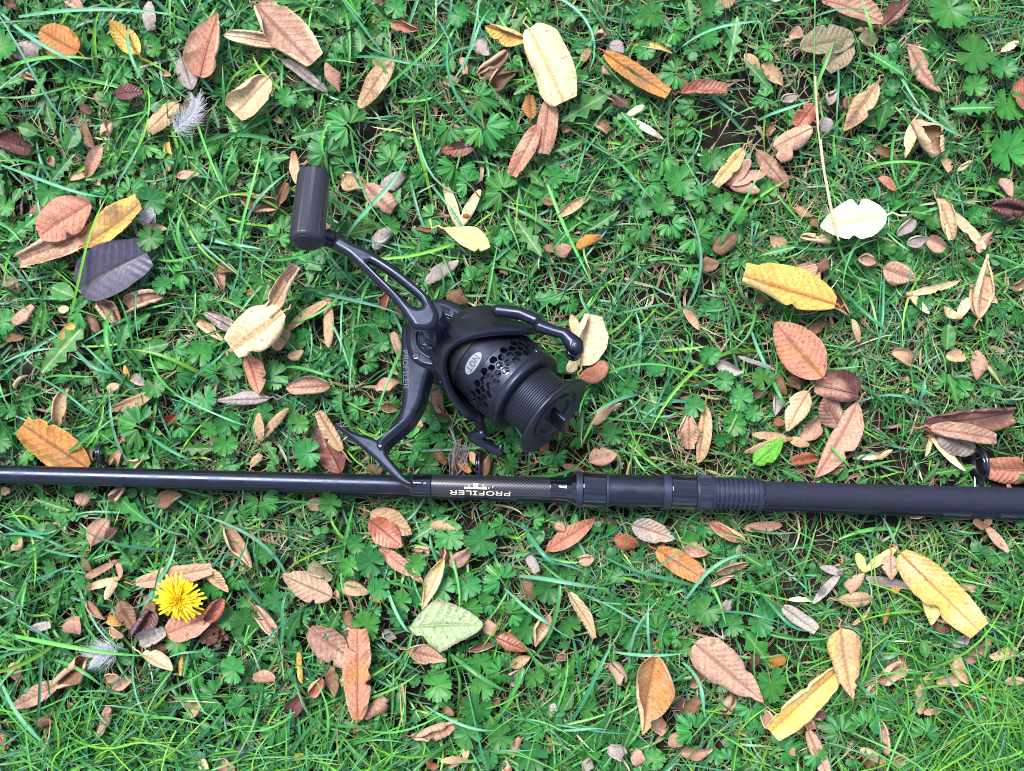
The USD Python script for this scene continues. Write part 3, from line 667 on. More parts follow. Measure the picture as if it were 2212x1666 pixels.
    col = col * (1 - big_)
    return v.reshape(-1, 3), grid_faces(nu, nv)[:, ::-1], np.clip(col.reshape(-1, 3), .004, .85)

def frame(b, t, roll):
    """Rotation and origin of a leaf lying from the point b to the point t."""
    x = unit(t - b); y = unit(np.cross([0, 0, 1], x)); z = np.cross(x, y)
    c, s = math.cos(roll), math.sin(roll)
    return np.stack([x, c * y + s * z, -s * y + c * z], 1)

SECOND = {'wh': (.62, .55, .25), 'ye': (.52, .42, .12), 'cr': (.42, .27, .12), 'go': (.30, .12, .03), 'or': (.20, .07, .02), 'ta': (.26, .15, .08), 'pk': (.24, .11, .07), 'sa': (.28, .085, .045),
 'ru': (.14, .04, .02), 'br': (.11, .055, .03), 'ma': (.05, .02, .018), 'gr': (.14, .11, .10), 'ol': (.13, .11, .06), 'pu': (.04, .07, .035), 'li': (.22, .31, .12), 'bg': (.06, .20, .03)}
SEED = [100]
def fallen(i, j, x0, y0, x1, y1, w, c, label=None, z=None, curl=None, shape=None, bend=None, roll=None, wide=1.0, edge=None, hero=False, name='fallen_leaf', cat_='leaf', serr=None, c2=None, blot=.55, stalk=None, twist=0., wave=None, corr=.55, group='fallen leaves in the grass', veins=9, mask=None, zt=None):
    """One dead leaf from its stalk end to its tip, both as seen in the photograph, lying at the height z."""
    SEED[0] += 1; sd = SEED[0]; r = np.random.default_rng(sd)
    L0 = math.hypot(x1 - x0, y1 - y0) / 3
    if z is None: z = r.uniform(11, 17)
    zz = z + 3
    (u0, v0), (u1, v1) = T(i, j, x0, y0), T(i, j, x1, y1)
    zb = z + r.uniform(-2, 3); zt = z + r.uniform(-2, 5) if zt is None else zt
    b, t = P(u0, v0, zb), P(u1, v1, zt)
    L = np.linalg.norm(t - b); Wd = w / 3 * KU * .975
    if curl is None: curl = (r.choice([-1, 1], p=[.45, .55]) * r.uniform(.5, 1.7), 0); curl = (curl[0], curl[0] * r.uniform(.4, 1.2))
    curl = tuple(float(np.clip(c_ * (3.2 if abs(c_) >= .7 else 1.5), -4.2, 4.2)) for c_ in curl)
    cm = max(abs(curl[0]), abs(curl[1]), .01)
    Wf = Wd * wide
    if bend is None: bend = r.uniform(-.7, .7) if hero else r.uniform(-1.3, 1.1)
    if not hero and not twist: twist = r.uniform(-1.1, 1.1)
    if shape is None: shape = r.choice(['ovate', 'ovate', 'torn'])
    if roll is None: roll = r.uniform(-.3, .3)
    big = w * L0 * 3 > 26000 or hero
    nu, nv = (112, 29) if big else (34, 13)
    col = np.array(COL[c]) * r.uniform(.86, 1.14) if not hero else np.array(COL[c])
    build = lambda wf: leaf_grid(L, wf, shape, nu, nv, .055 if serr is None and shape != 'wing' else (serr or 0.0), 24 if big else 13, curl, bend, twist, (1.9 if big else 1.5) if wave is None else wave, corr * 1.7 if shape != 'wing' else .35, veins, sd, .16 if shape != 'wing' else .12,
                       (np.clip(col, 0, .8), SECOND[c] if c2 is None else COL[c2]), blot, None if edge is None else COL[edge], 0., r.uniform(-.12, .38) if hero else r.uniform(-.3, .6), .26 if shape == 'torn' else .05, (r.uniform(.6, 2.2) if wave is None else .3) if big else r.uniform(.4, 1.6))
    v, f, cl = build(Wf)
    yy = v.reshape(nu, nv, 3)[..., 1]; got = np.percentile(yy.max(1), 85) - np.percentile(yy.min(1), 15)
    v, f, cl = build(Wf * float(np.clip(Wd / max(got, 1e-3), .7, 2.8)))
    Rm = frame(b, t, roll)
    mid = v[:, 2].min(); v = v - [0, 0, mid * .5]
    pv = b + v @ Rm.T
    low = pv[:, 2].min(); pv[:, 2] += max(0, 3.0 - low)
    loc = b + (0, 0, max(0, 3 - low))
    path = thing(name, label or '', cat_, loc, group)
    mt = 'glossy_dead_leaf' if c in ('ma', 'pu', 'ru') and hero else 'dead_leaf'
    mesh(path, 'leaf_blade' if cat_ == 'leaf' else 'wing', (pv, f), mt, True, cl)
    if big and cat_ == 'leaf':
        row = pv.reshape(nu, nv, 3)[:, nv // 2]
        nrm = Rm[:, 2]
        st = row[0] - Rm[:, 0] * 1.0
        sl = (r.uniform(6, 11) if stalk is None else stalk)
        pre = [row[0] - Rm[:, 0] * q * sl + Rm[:, 1] * math.sin(q * 2.0) * sl * r.uniform(-.3, .3) + np.array([0, 0, -2.0 * q * q]) for q in (1, .66, .33)] if sl > 0 else []
        pts = np.vstack(pre + [row[::3] + nrm * .1])
        rad = np.r_[np.full(len(pre), .62), np.linspace(.55, .16, len(row[::3]))]
        m = tube(pts, rad, 6)
        mesh(path, 'midrib', m, 'dead_leaf', True, np.tile(np.array(SECOND[c]) * 1.3, (len(m[0]), 1)))
    if label is None:
        um, vm = (u0 + u1) / 2, (v0 + v1) / 2
        size = 'long ' if L0 > 90 else 'small ' if L0 < 45 else ''
        cw = 'curled ' if cm > 1.1 else ''
        auto_label(path, f'{size}{WORD[c]} {cw}' + ('dead leaf' if cat_ == 'leaf' else 'seed wing'), um, vm)
    shade_mask(pv, (.95 if hero else .60) if mask is None else mask)
    return path

def bract(i, j, x0, y0, tips, w, c, nut=None, z=None, label=None):
    """A winged seed bract: two or three wings from one nub."""
    SEED[0] += 1; sd = SEED[0]; r = np.random.default_rng(sd)
    z = r.uniform(13, 19) if z is None else z
    u0, v0 = T(i, j, x0, y0); b = P(u0, v0, z)
    path = thing('winged_bract', label or '', 'seed bract', b, 'winged seed bracts in the grass')
    for k, (x1, y1) in enumerate(tips):
        u1, v1 = T(i, j, x1, y1); t = P(u1, v1, z + r.uniform(-3, 7))
        L = np.linalg.norm(t - b); cu = r.uniform(.5, 1.3) * r.choice([-1, 1])
        v, f, cl = leaf_grid(L, w / 3 * KU * 1.1, 'wing', 40, 11, 0, 10, (cu, cu * r.uniform(.3, 1)), r.uniform(-.7, .7), r.uniform(-.5, .5), .7, .2, 6, sd * 7 + k, .08, (np.clip(np.array(COL[c]) * r.uniform(.9, 1.1), 0, .8), SECOND[c]), .5)
        pv = b + (v - [0, 0, v[0, 2]]) @ frame(b, t, r.uniform(-.5, .5)).T
        pv[:, 2] = np.maximum(pv[:, 2], 3)
        mesh(path, 'wing', (pv, f), 'dead_leaf', True, cl); shade_mask(pv, .88)
    nb = trimesh.creation.icosphere(2, 1.9); nb.apply_scale([1.4, .9, .8]); nb.apply_translation((P(*T(i, j, *nut), z + 2.2) if nut else b))
    mesh(path, 'nutlet', nb, 'dead_leaf', True, np.tile([.20, .09, .03] if nut else np.array(SECOND[c]), (len(nb.vertices), 1)))
    if label is None: auto_label(path, f'{WORD[c]} winged seed bract', u0, v0)

H = dict(hero=True)
# -- the leaves that stand out, each by its stalk end and its tip (tile column, tile row, spots within the tile)
fallen(0,0, 520,345, 268,205, 215, 'or', 'rusty orange round leaf under grass blades near the top left corner', z=20, curl=(-.5,-.5), shape='round', c2='ru', **H)
fallen(0,0, 910,365, 712,135, 135, 'go', 'small mustard yellow leaf right of the rusty orange round leaf', z=20, curl=(.6,.3), c2='ye', **H)
fallen(0,0, 1290,500, 1412,70, 205, 'sa', 'upright folded salmon leaf with pointed tip in the upper left', z=22, curl=(.9,.35), c2='pk', stalk=0, shape='taper', **H)
fallen(0,0, 1180,380, 1250,590, 140, 'gr', 'greyish tan leaf tucked under the upright salmon leaf', z=13, hero=True)
fallen(0,0, 1840,290, 1440,225, 100, 'pk', 'rolled pale pinkish leaf between the salmon leaf and the big two-tone leaf', z=14, curl=(1.9,1.6), c2='wh', **H)
fallen(0,0, 1660,40, 2030,420, 270, 'pk', 'large pinkish tan leaf with peeling cream upper edge, top left half', z=24, curl=(1.0,.25), edge='cr', shape='torn', bend=.25, **H)
fallen(0,0, 1740,510, 1520,740, 215, 'ta', 'tan leaf with a rolled tube shaped tip above the handle knob', z=20, curl=(1.0,.5), shape='torn', c2='cr', **H)
fallen(0,0, 740,612, 935,598, 110, 'ma', 'small flat maroon leaf below the mustard yellow leaf', z=18, curl=(-.3,-.3), **H)
fallen(0,0, -10,900, 200,975, 130, 'ma', 'dark red leaf at the left edge of the picture, upper part', z=15, **H)
fallen(0,0, 585,1310, 250,1530, 270, 'sa', 'broad round salmon leaf on the left', z=24, curl=(-.45,-.45), shape='round', bend=-.3, c2='ru', serr=.02, stalk=0, **H)
fallen(0,0, 600,1490, 130,1690, 175, 'pk', 'long pinkish leaf with curled pale edges below the round salmon leaf', z=21, curl=(1.2,.5), edge='cr', shape='torn', **H)
fallen(0,0, 545,1600, 925,1320, 235, 'go', 'golden serrated leaf with dark brown ribs touching the salmon leaf', z=23, curl=(.5,-.4), shape='torn', c2='br', blot=.9, serr=.08, veins=10, edge='go', **H)
fallen(0,1, 505,205, 950,-30, 330, 'pu', 'flat dark purple leaf with greenish patches on the left', z=24, curl=(.12,-.2), shape='torn', c2='pu', serr=.02, stalk=0, wave=.6, **H)
fallen(1,0, 1215,190, 1440,670, 250, 'cr', 'big cream serrated leaf with hanging tip at the top centre', z=30, curl=(-.8,.65), shape='torn', c2='ye', bend=-.4, serr=.05, veins=10, blot=.3, **H)
fallen(1,0, 1200,250, 930,172, 110, 'go', 'golden brown leaf folded behind the big cream leaf', z=23, curl=(.9,.4), c2='or', **H)
fallen(1,0, 1230,770, 1215,615, 95, 'or', 'small glossy orange brown pod shaped leaf below the big cream leaf', z=18, curl=(-1.2,-1.2), c2='br', **H)
fallen(1,0, 1345,640, 1300,1000, 135, 'pk', 'reddish tan ribbed leaf hanging below the big cream leaf', z=21, curl=(-.8,-.5), c2='ru', serr=.07, veins=10, **H)
fallen(1,0, 1275,815, 1105,1140, 120, 'pk', 'reddish tan twisted leaf left of the hanging ribbed leaf', z=19, curl=(-.6,.6), c2='ru', **H)
fallen(1,0, 880,945, 635,985, 115, 'ma', 'maroon serrated leaf among buttercup leaves above the yellow leaf', z=14, curl=(.3,.5), c2='ru', serr=.08, **H)
fallen(1,0, 330,385, 112,700, 140, 'ta', 'tan lobed dead leaf among long grass at the top, left of centre', z=17, curl=(-.5,-.5), shape='wing', **H)
fallen(1,0, 1705,350, 2120,620, 130, 'or', 'orange brown serrated leaf with long curled tail at the top', z=19, curl=(.5,-.5), c2='br', serr=.09, **H)
fallen(1,0, 655,1478, 965,1600, 150, 'ye', 'pale yellow spoon shaped leaf above the reel', z=23, curl=(-.4,-.4), shape='obovate', c2='ye', serr=.05, blot=.25, **H)
fallen(2,0, 905,-10, 1310,160, 170, 'pk', 'large tan leaf cut by the top edge of the picture on the right', z=17, curl=(.6,.5), **H)
fallen(2,0, 1300,165, 1470,0, 115, 'ma', 'dark brown curled leaf tip at the top edge on the right', z=18, curl=(1.0,.4), c2='br', **H)
fallen(2,0, 760,310, 1110,240, 210, 'ol', 'dull olive brown flat leaf at the top right under grass', z=16, curl=(.1,-.15), shape='round', serr=.0, blot=.2, mask=.9, **H)
fallen(2,0, 1085,270, 925,440, 165, 'ol', 'dull olive brown leaf lobe overlapping the flat olive leaf', z=18, curl=(-.2,-.2), serr=.0, c2='ta', blot=.3, stalk=0, **H)
fallen(2,0, -10,600, 290,590, 95, 'ru', 'bright rust red curled leaf at the top right of centre', z=20, curl=(.9,.5), c2='pk', **H)
fallen(2,0, 1250,535, 1040,850, 115, 'ta', 'rolled tan and dark brown leaf at the upper right', z=21, curl=(-1.3,1.1), c2='ma', blot=.6, **H)
fallen(2,0, 850,680, 735,830, 120, 'ru', 'red brown serrated leaf tip at the upper right', z=20, curl=(-.5,-.5), serr=.1, **H)
fallen(2,0, 835,830, 585,955, 135, 'pk', 'pinkish tan bract leaf above the near white leaf', z=20, curl=(-.7,-.5), shape='wing', c2='cr', **H)
fallen(2,0, 1480,790, 1630,1020, 170, 'br', 'hollow curled brown leaf with cream rim at the right', z=22, curl=(1.5,1.3), edge='ta', c2='ta', shape='torn', **H)
fallen(2,0, 1495,775, 1440,1025, 70, 'cr', 'cream curled strip beside the hollow brown leaf', z=25, curl=(-.9,-.4), bend=-.8, **H)
fallen(2,0, 390,965, 200,1200, 95, 'ta', 'golden tan narrow leaf left of the dry stem, right of centre', z=18, curl=(-.9,-.5), c2='go', **H)
fallen(2,0, 1320,1400, 890,1470, 255, 'wh', 'flat near white leaf with pale yellow tip on the right', z=31, curl=(-.15,-.15), shape='ovate', serr=.05, blot=.35, wave=.5, c2='ye', stalk=14, **H)
fallen(2,0, 2205,1370, 1990,1335, 130, 'ma', 'maroon leaf near the right edge, upper half', z=18, **H)
fallen(2,0, 2280,640, 2120,600, 260, 'ru', 'red brown leaf cut by the right edge at the top', z=22, curl=(.6,.6), c2='br', **H)
fallen(0,1, 1700,440, 1930,60, 115, 'pk', 'long rolled pinkish tan leaf standing up from the curled fan leaf', z=24, curl=(1.8,1.3), c2='ta', shape='torn', stalk=0, zt=34, **H)
fallen(0,1, 1850,365, 1520,610, 300, 'cr', 'cream and tan fan shaped curled leaf left of the reel', z=25, curl=(-.7,.9), c2='ta', shape='torn', bend=.4, serr=.04, **H)
fallen(0,1, 1590,510, 1310,355, 95, 'ma', 'dark red brown folded strip behind the cream fan leaf', z=20, curl=(.9,.9), c2='gr', **H)
fallen(0,1, 1610,640, 1690,890, 135, 'sa', 'salmon brown teardrop leaf below the cream fan leaf', z=20, curl=(-.8,-.4), c2='br', **H)
fallen(0,1, 2140,830, 1850,850, 115, 'pk', 'pinkish brown curled leaf left of the reel stem', z=18, curl=(1.0,.8), c2='br', **H)
fallen(0,1, 1755,920, 1405,935, 92, 'gr', 'grey bark like rolled leaf left of the reel', z=18, curl=(-1.3,-1.2), serr=0., c2='gr', **H)
fallen(0,1, 570,1370, 145,1085, 235, 'or', 'orange leaf with golden toothed edges lying against the rod at the left', z=20, curl=(.4,.5), edge='go', shape='torn', c2='br', serr=.08, **H)
fallen(0,1, 2210,1395, 2050,1075, 190, 'ma', 'dark red leaf under the tip of the reel foot', z=13, curl=(-.2,.3), c2='ru', **H)
fallen(0,1, 2215,1260, 2060,1005, 95, 'ta', 'rolled tan leaf over the dark red leaf at the reel foot', z=17, curl=(-1.4,-1.0), c2='br', **H)
fallen(2,1, 985,305, 385,125, 250, 'go', 'large golden ribbed leaf with curled cream edge on the right', z=29, curl=(-.5,.75), shape='torn', edge='go', c2='or', blot=.35, serr=.05, veins=11, **H)
fallen(2,1, 900,780, 590,425, 300, 'sa', 'broad salmon pink ribbed leaf with a black speck on the right', z=26, curl=(-.35,.55), shape='ovate', c2='or', blot=.4, serr=.05, veins=12, **H)
fallen(2,1, 1920,400, 1945,-20, 140, 'ta', 'long twisted tan leaf hanging at the right side', z=20, curl=(1.2,1.2), c2='pk', twist=1.2, **H)
fallen(2,1, 1135,890, 855,830, 200, 'ma', 'dark maroon crumpled leaf with a hole at the right', z=21, curl=(.5,.9), c2='pk', blot=.8, **H)
fallen(2,1, 1010,1100, 900,880, 170, 'pk', 'pinkish maroon ribbed leaf half hanging from the dark maroon leaf', z=21, curl=(-.5,-.3), c2='ma', **H)
fallen(2,1, 810,870, 670,1130, 145, 'ta', 'pale tan upright leaf with black cracks at the right', z=22, curl=(-.7,-.7), c2='cr', blot=.7, serr=.02, **H)
fallen(2,1, 1140,935, 858,1435, 165, 'pk', 'long reddish tan ribbed leaf pointing down to the foam grip', z=23, curl=(-.9,.3), c2='sa', serr=.07, veins=12, **H)
fallen(2,1, 1565,1085, 2150,1010, 160, 'ma', 'dark brown leaf hooded behind a pink one above the foam grip', z=20, curl=(.8,1.1), c2='br', bend=-.5, **H)
fallen(2,1, 1610,1110, 2040,1180, 110, 'pk', 'pinkish brown leaf curled over the front of the dark brown leaf', z=25, curl=(-.7,-.5), c2='ma', bend=-.6, serr=.02, **H)
fallen(2,1, 1900,1250, 1650,1160, 160, 'gr', 'grey speckled dead leaf near the right line guide', z=16, curl=(-.5,-.4), shape='round', serr=0., blot=.8, **H)
fallen(2,1, 2300,1380, 1955,1365, 195, 'sa', 'salmon red leaf cut by the right edge behind the line guide', z=8, curl=(-.3,-.4), shape='torn', c2='ru', mask=.98, **H)
fallen(0,2, 880,445, 1375,350, 125, 'pk', 'long curled tan leaf arching above the dandelion flower', z=22, curl=(.9,-.7), bend=-.4, c2='ta', shape='torn', **H)
fallen(0,2, 1320,345, 1485,505, 95, 'ta', 'curved tan leaf tip right of the arching leaf over the dandelion', z=20, curl=(-.9,-.5), **H)
fallen(0,2, 1065,780, 1420,640, 185, 'sa', 'pink ribbed leaf lying under the dandelion flower', z=17, curl=(-.3,-.3), c2='pk', shape='ovate', **H)
fallen(0,2, 1330,700, 1455,545, 110, 'ru', 'rolled red leaf end right of the dandelion flower', z=21, curl=(1.5,1.2), c2='ma', **H)
fallen(0,2, 770,560, 880,760, 130, 'br', 'brown ribbed crumpled leaf left of the dandelion flower', z=15, c2='ma', **H)
fallen(0,2, 980,600, 870,770, 130, 'ma', 'maroon crumpled leaf just left of the dandelion flower', z=15, c2='pu', **H)
fallen(0,2, 925,900, 1125,1000, 105, 'cr', 'cream hooked leaf below the dandelion flower', z=20, curl=(-1.1,-.6), c2='pk', shape='wing', **H)
fallen(0,2, 560,930, 370,1100, 130, 'br', 'brown hollow leaf with pale rim at the lower left', z=18, curl=(1.0,.9), edge='ta', c2='ru', shape='torn', **H)
fallen(0,2, 400,1090, 70,1260, 120, 'pk', 'long pinkish tan leaf at the lower left', z=15, curl=(-.6,.4), **H)
fallen(0,2, 2155,540, 1830,395, 180, 'ol', 'green and pink mottled leaf left of the pale green leaf', z=15, curl=(-.3,-.3), c2='pk', blot=.9, serr=.02, edge='pk', **H)
fallen(0,2, 2010,740, 2300,960, 235, 'pk', 'large brownish pink ribbed leaf at the lower left of centre', z=18, curl=(-.4,.3), c2='ma', **H)
fallen(1,2, 435,722, 920,708, 330, 'li', 'pale green ribbed leaf lying flat below the rod', z=27, curl=(-.16,-.14), shape='deltoid', serr=.06, blot=.5, c2='li', edge='ol', corr=.8, veins=8, wave=.5, stalk=0, **H)
fallen(1,2, 190,-10, 460,130, 165, 'ta', 'tan serrated leaf just below the rod lettering', z=17, curl=(-.4,-.3), serr=.09, **H)
fallen(1,2, 185,40, 400,215, 165, 'ru', 'smooth reddish pink leaf below the rod, left of its lettering', z=20, curl=(-.35,-.35), c2='sa', serr=0., **H)
fallen(1,2, 240,205, 530,440, 90, 'pk', 'narrow ragged pinkish leaf trailing below the reddish pink leaf', z=18, curl=(.6,-.6), c2='sa', serr=.1, **H)
fallen(1,2, 665,285, 520,620, 100, 'cr', 'narrow cream and gold leaf with long stalk above the pale green leaf', z=25, curl=(.8,.9), c2='go', blot=.7, stalk=12, **H)
fallen(1,2, 105,1335, 105,740, 180, 'sa', 'long reddish tan upright leaf in the lower left of centre', z=25, curl=(-.5,-.45), c2='or', serr=.07, veins=12, edge='pk', **H)
fallen(1,2, 2030,890, 1940,1430, 245, 'or', 'orange tan leaf rolled to a point in the lower right of centre', z=26, curl=(.9,.8), c2='ta', blot=.7, edge='ta', shape='taper', **H)
fallen(1,2, 1000,800, 1210,890, 120, 'ru', 'rust brown curled leaf right of the pale green leaf', z=15, curl=(-.8,-.6), c2='br', **H)
fallen(1,2, 1470,500, 1660,790, 85, 'ta', 'twisted tan and cream leaf right of the pale green leaf', z=20, curl=(1.1,.5), c2='cr', twist=.9, **H)
fallen(1,2, 455,1440, 755,1345, 105, 'pk', 'rust tan serrated leaf at the bottom left of centre', z=14, serr=.1, **H)
fallen(1,2, 1330,235, 1650,30, 120, 'sa', 'salmon and rust torn leaf below the rod hoods', z=16, curl=(.4,-.4), c2='ru', serr=.09, **H)
fallen(1,2, 1875,60, 2160,160, 150, 'gr', 'greyish tan flat leaf below the knurled rod collar', z=15, curl=(-.2,-.2), c2='ta', **H)
fallen(1,2, 2040,230, 2350,420, 150, 'or', 'orange tan leaf below the rod, right of centre', z=16, curl=(-.3,-.3), c2='pk', serr=.06, **H)
fallen(2,2, 75,830, 525,1215, 255, 'pk', 'pinkish ribbed leaf tapering to the right at the lower right', z=25, curl=(-.6,-.5), c2='pk', blot=.25, veins=12, serr=.02, stalk=0, shape='taper', **H)
fallen(2,2, 1010,1000, 565,1410, 185, 'go', 'golden two-tone leaf with rolled cream edges at the lower right', z=25, curl=(1.0,.9), edge='cr', c2='ye', shape='torn', blot=.6, veins=10, **H)
fallen(2,2, 1000,735, 1080,1200, 215, 'ta', 'tan ribbed leaf standing over the golden two-tone leaf', z=29, curl=(-.7,-.4), c2='go', blot=.5, veins=10, serr=.06, shape='taper', **H)
fallen(2,2, 1390,235, 1910,745, 235, 'go', 'long yellow gold ribbed leaf at the lower right', z=29, curl=(-.4,.5), shape='torn', c2='cr', blot=.5, veins=14, serr=.02, **H)
fallen(2,2, 1600,490, 1610,720, 130, 'ye', 'yellowish tan torn leaf under the long yellow gold leaf', z=18, curl=(.4,.3), c2='ta', **H)
fallen(2,2, 640,590, 860,750, 100, 'gr', 'grey cracked rolled leaf at the right below the rod', z=19, curl=(-1.2,-1.0), serr=0., c2='wh', **H)
fallen(2,2, 1345,260, 1350,425, 115, 'pk', 'pink netted small leaf touching the long yellow gold leaf', z=20, curl=(-.8,-.8), c2='cr', serr=0., **H)
fallen(2,2, 810,1400, 930,1680, 95, 'pk', 'rolled pinkish brown leaf at the bottom right', z=18, curl=(-1.6,-1.3), c2='ta', **H)
fallen(2,1, 460,1340, 650,1180, 135, 'bg', 'bright light green leaf above the foam grip end', z=20, curl=(-.2,-.3), c2='bg', serr=.0, blot=.2, corr=.3, **H)
fallen(0,1, 1460,545, 1275,435, 70, 'ta', 'narrow tan leaf left of the curled fan leaf', z=15, hero=False)

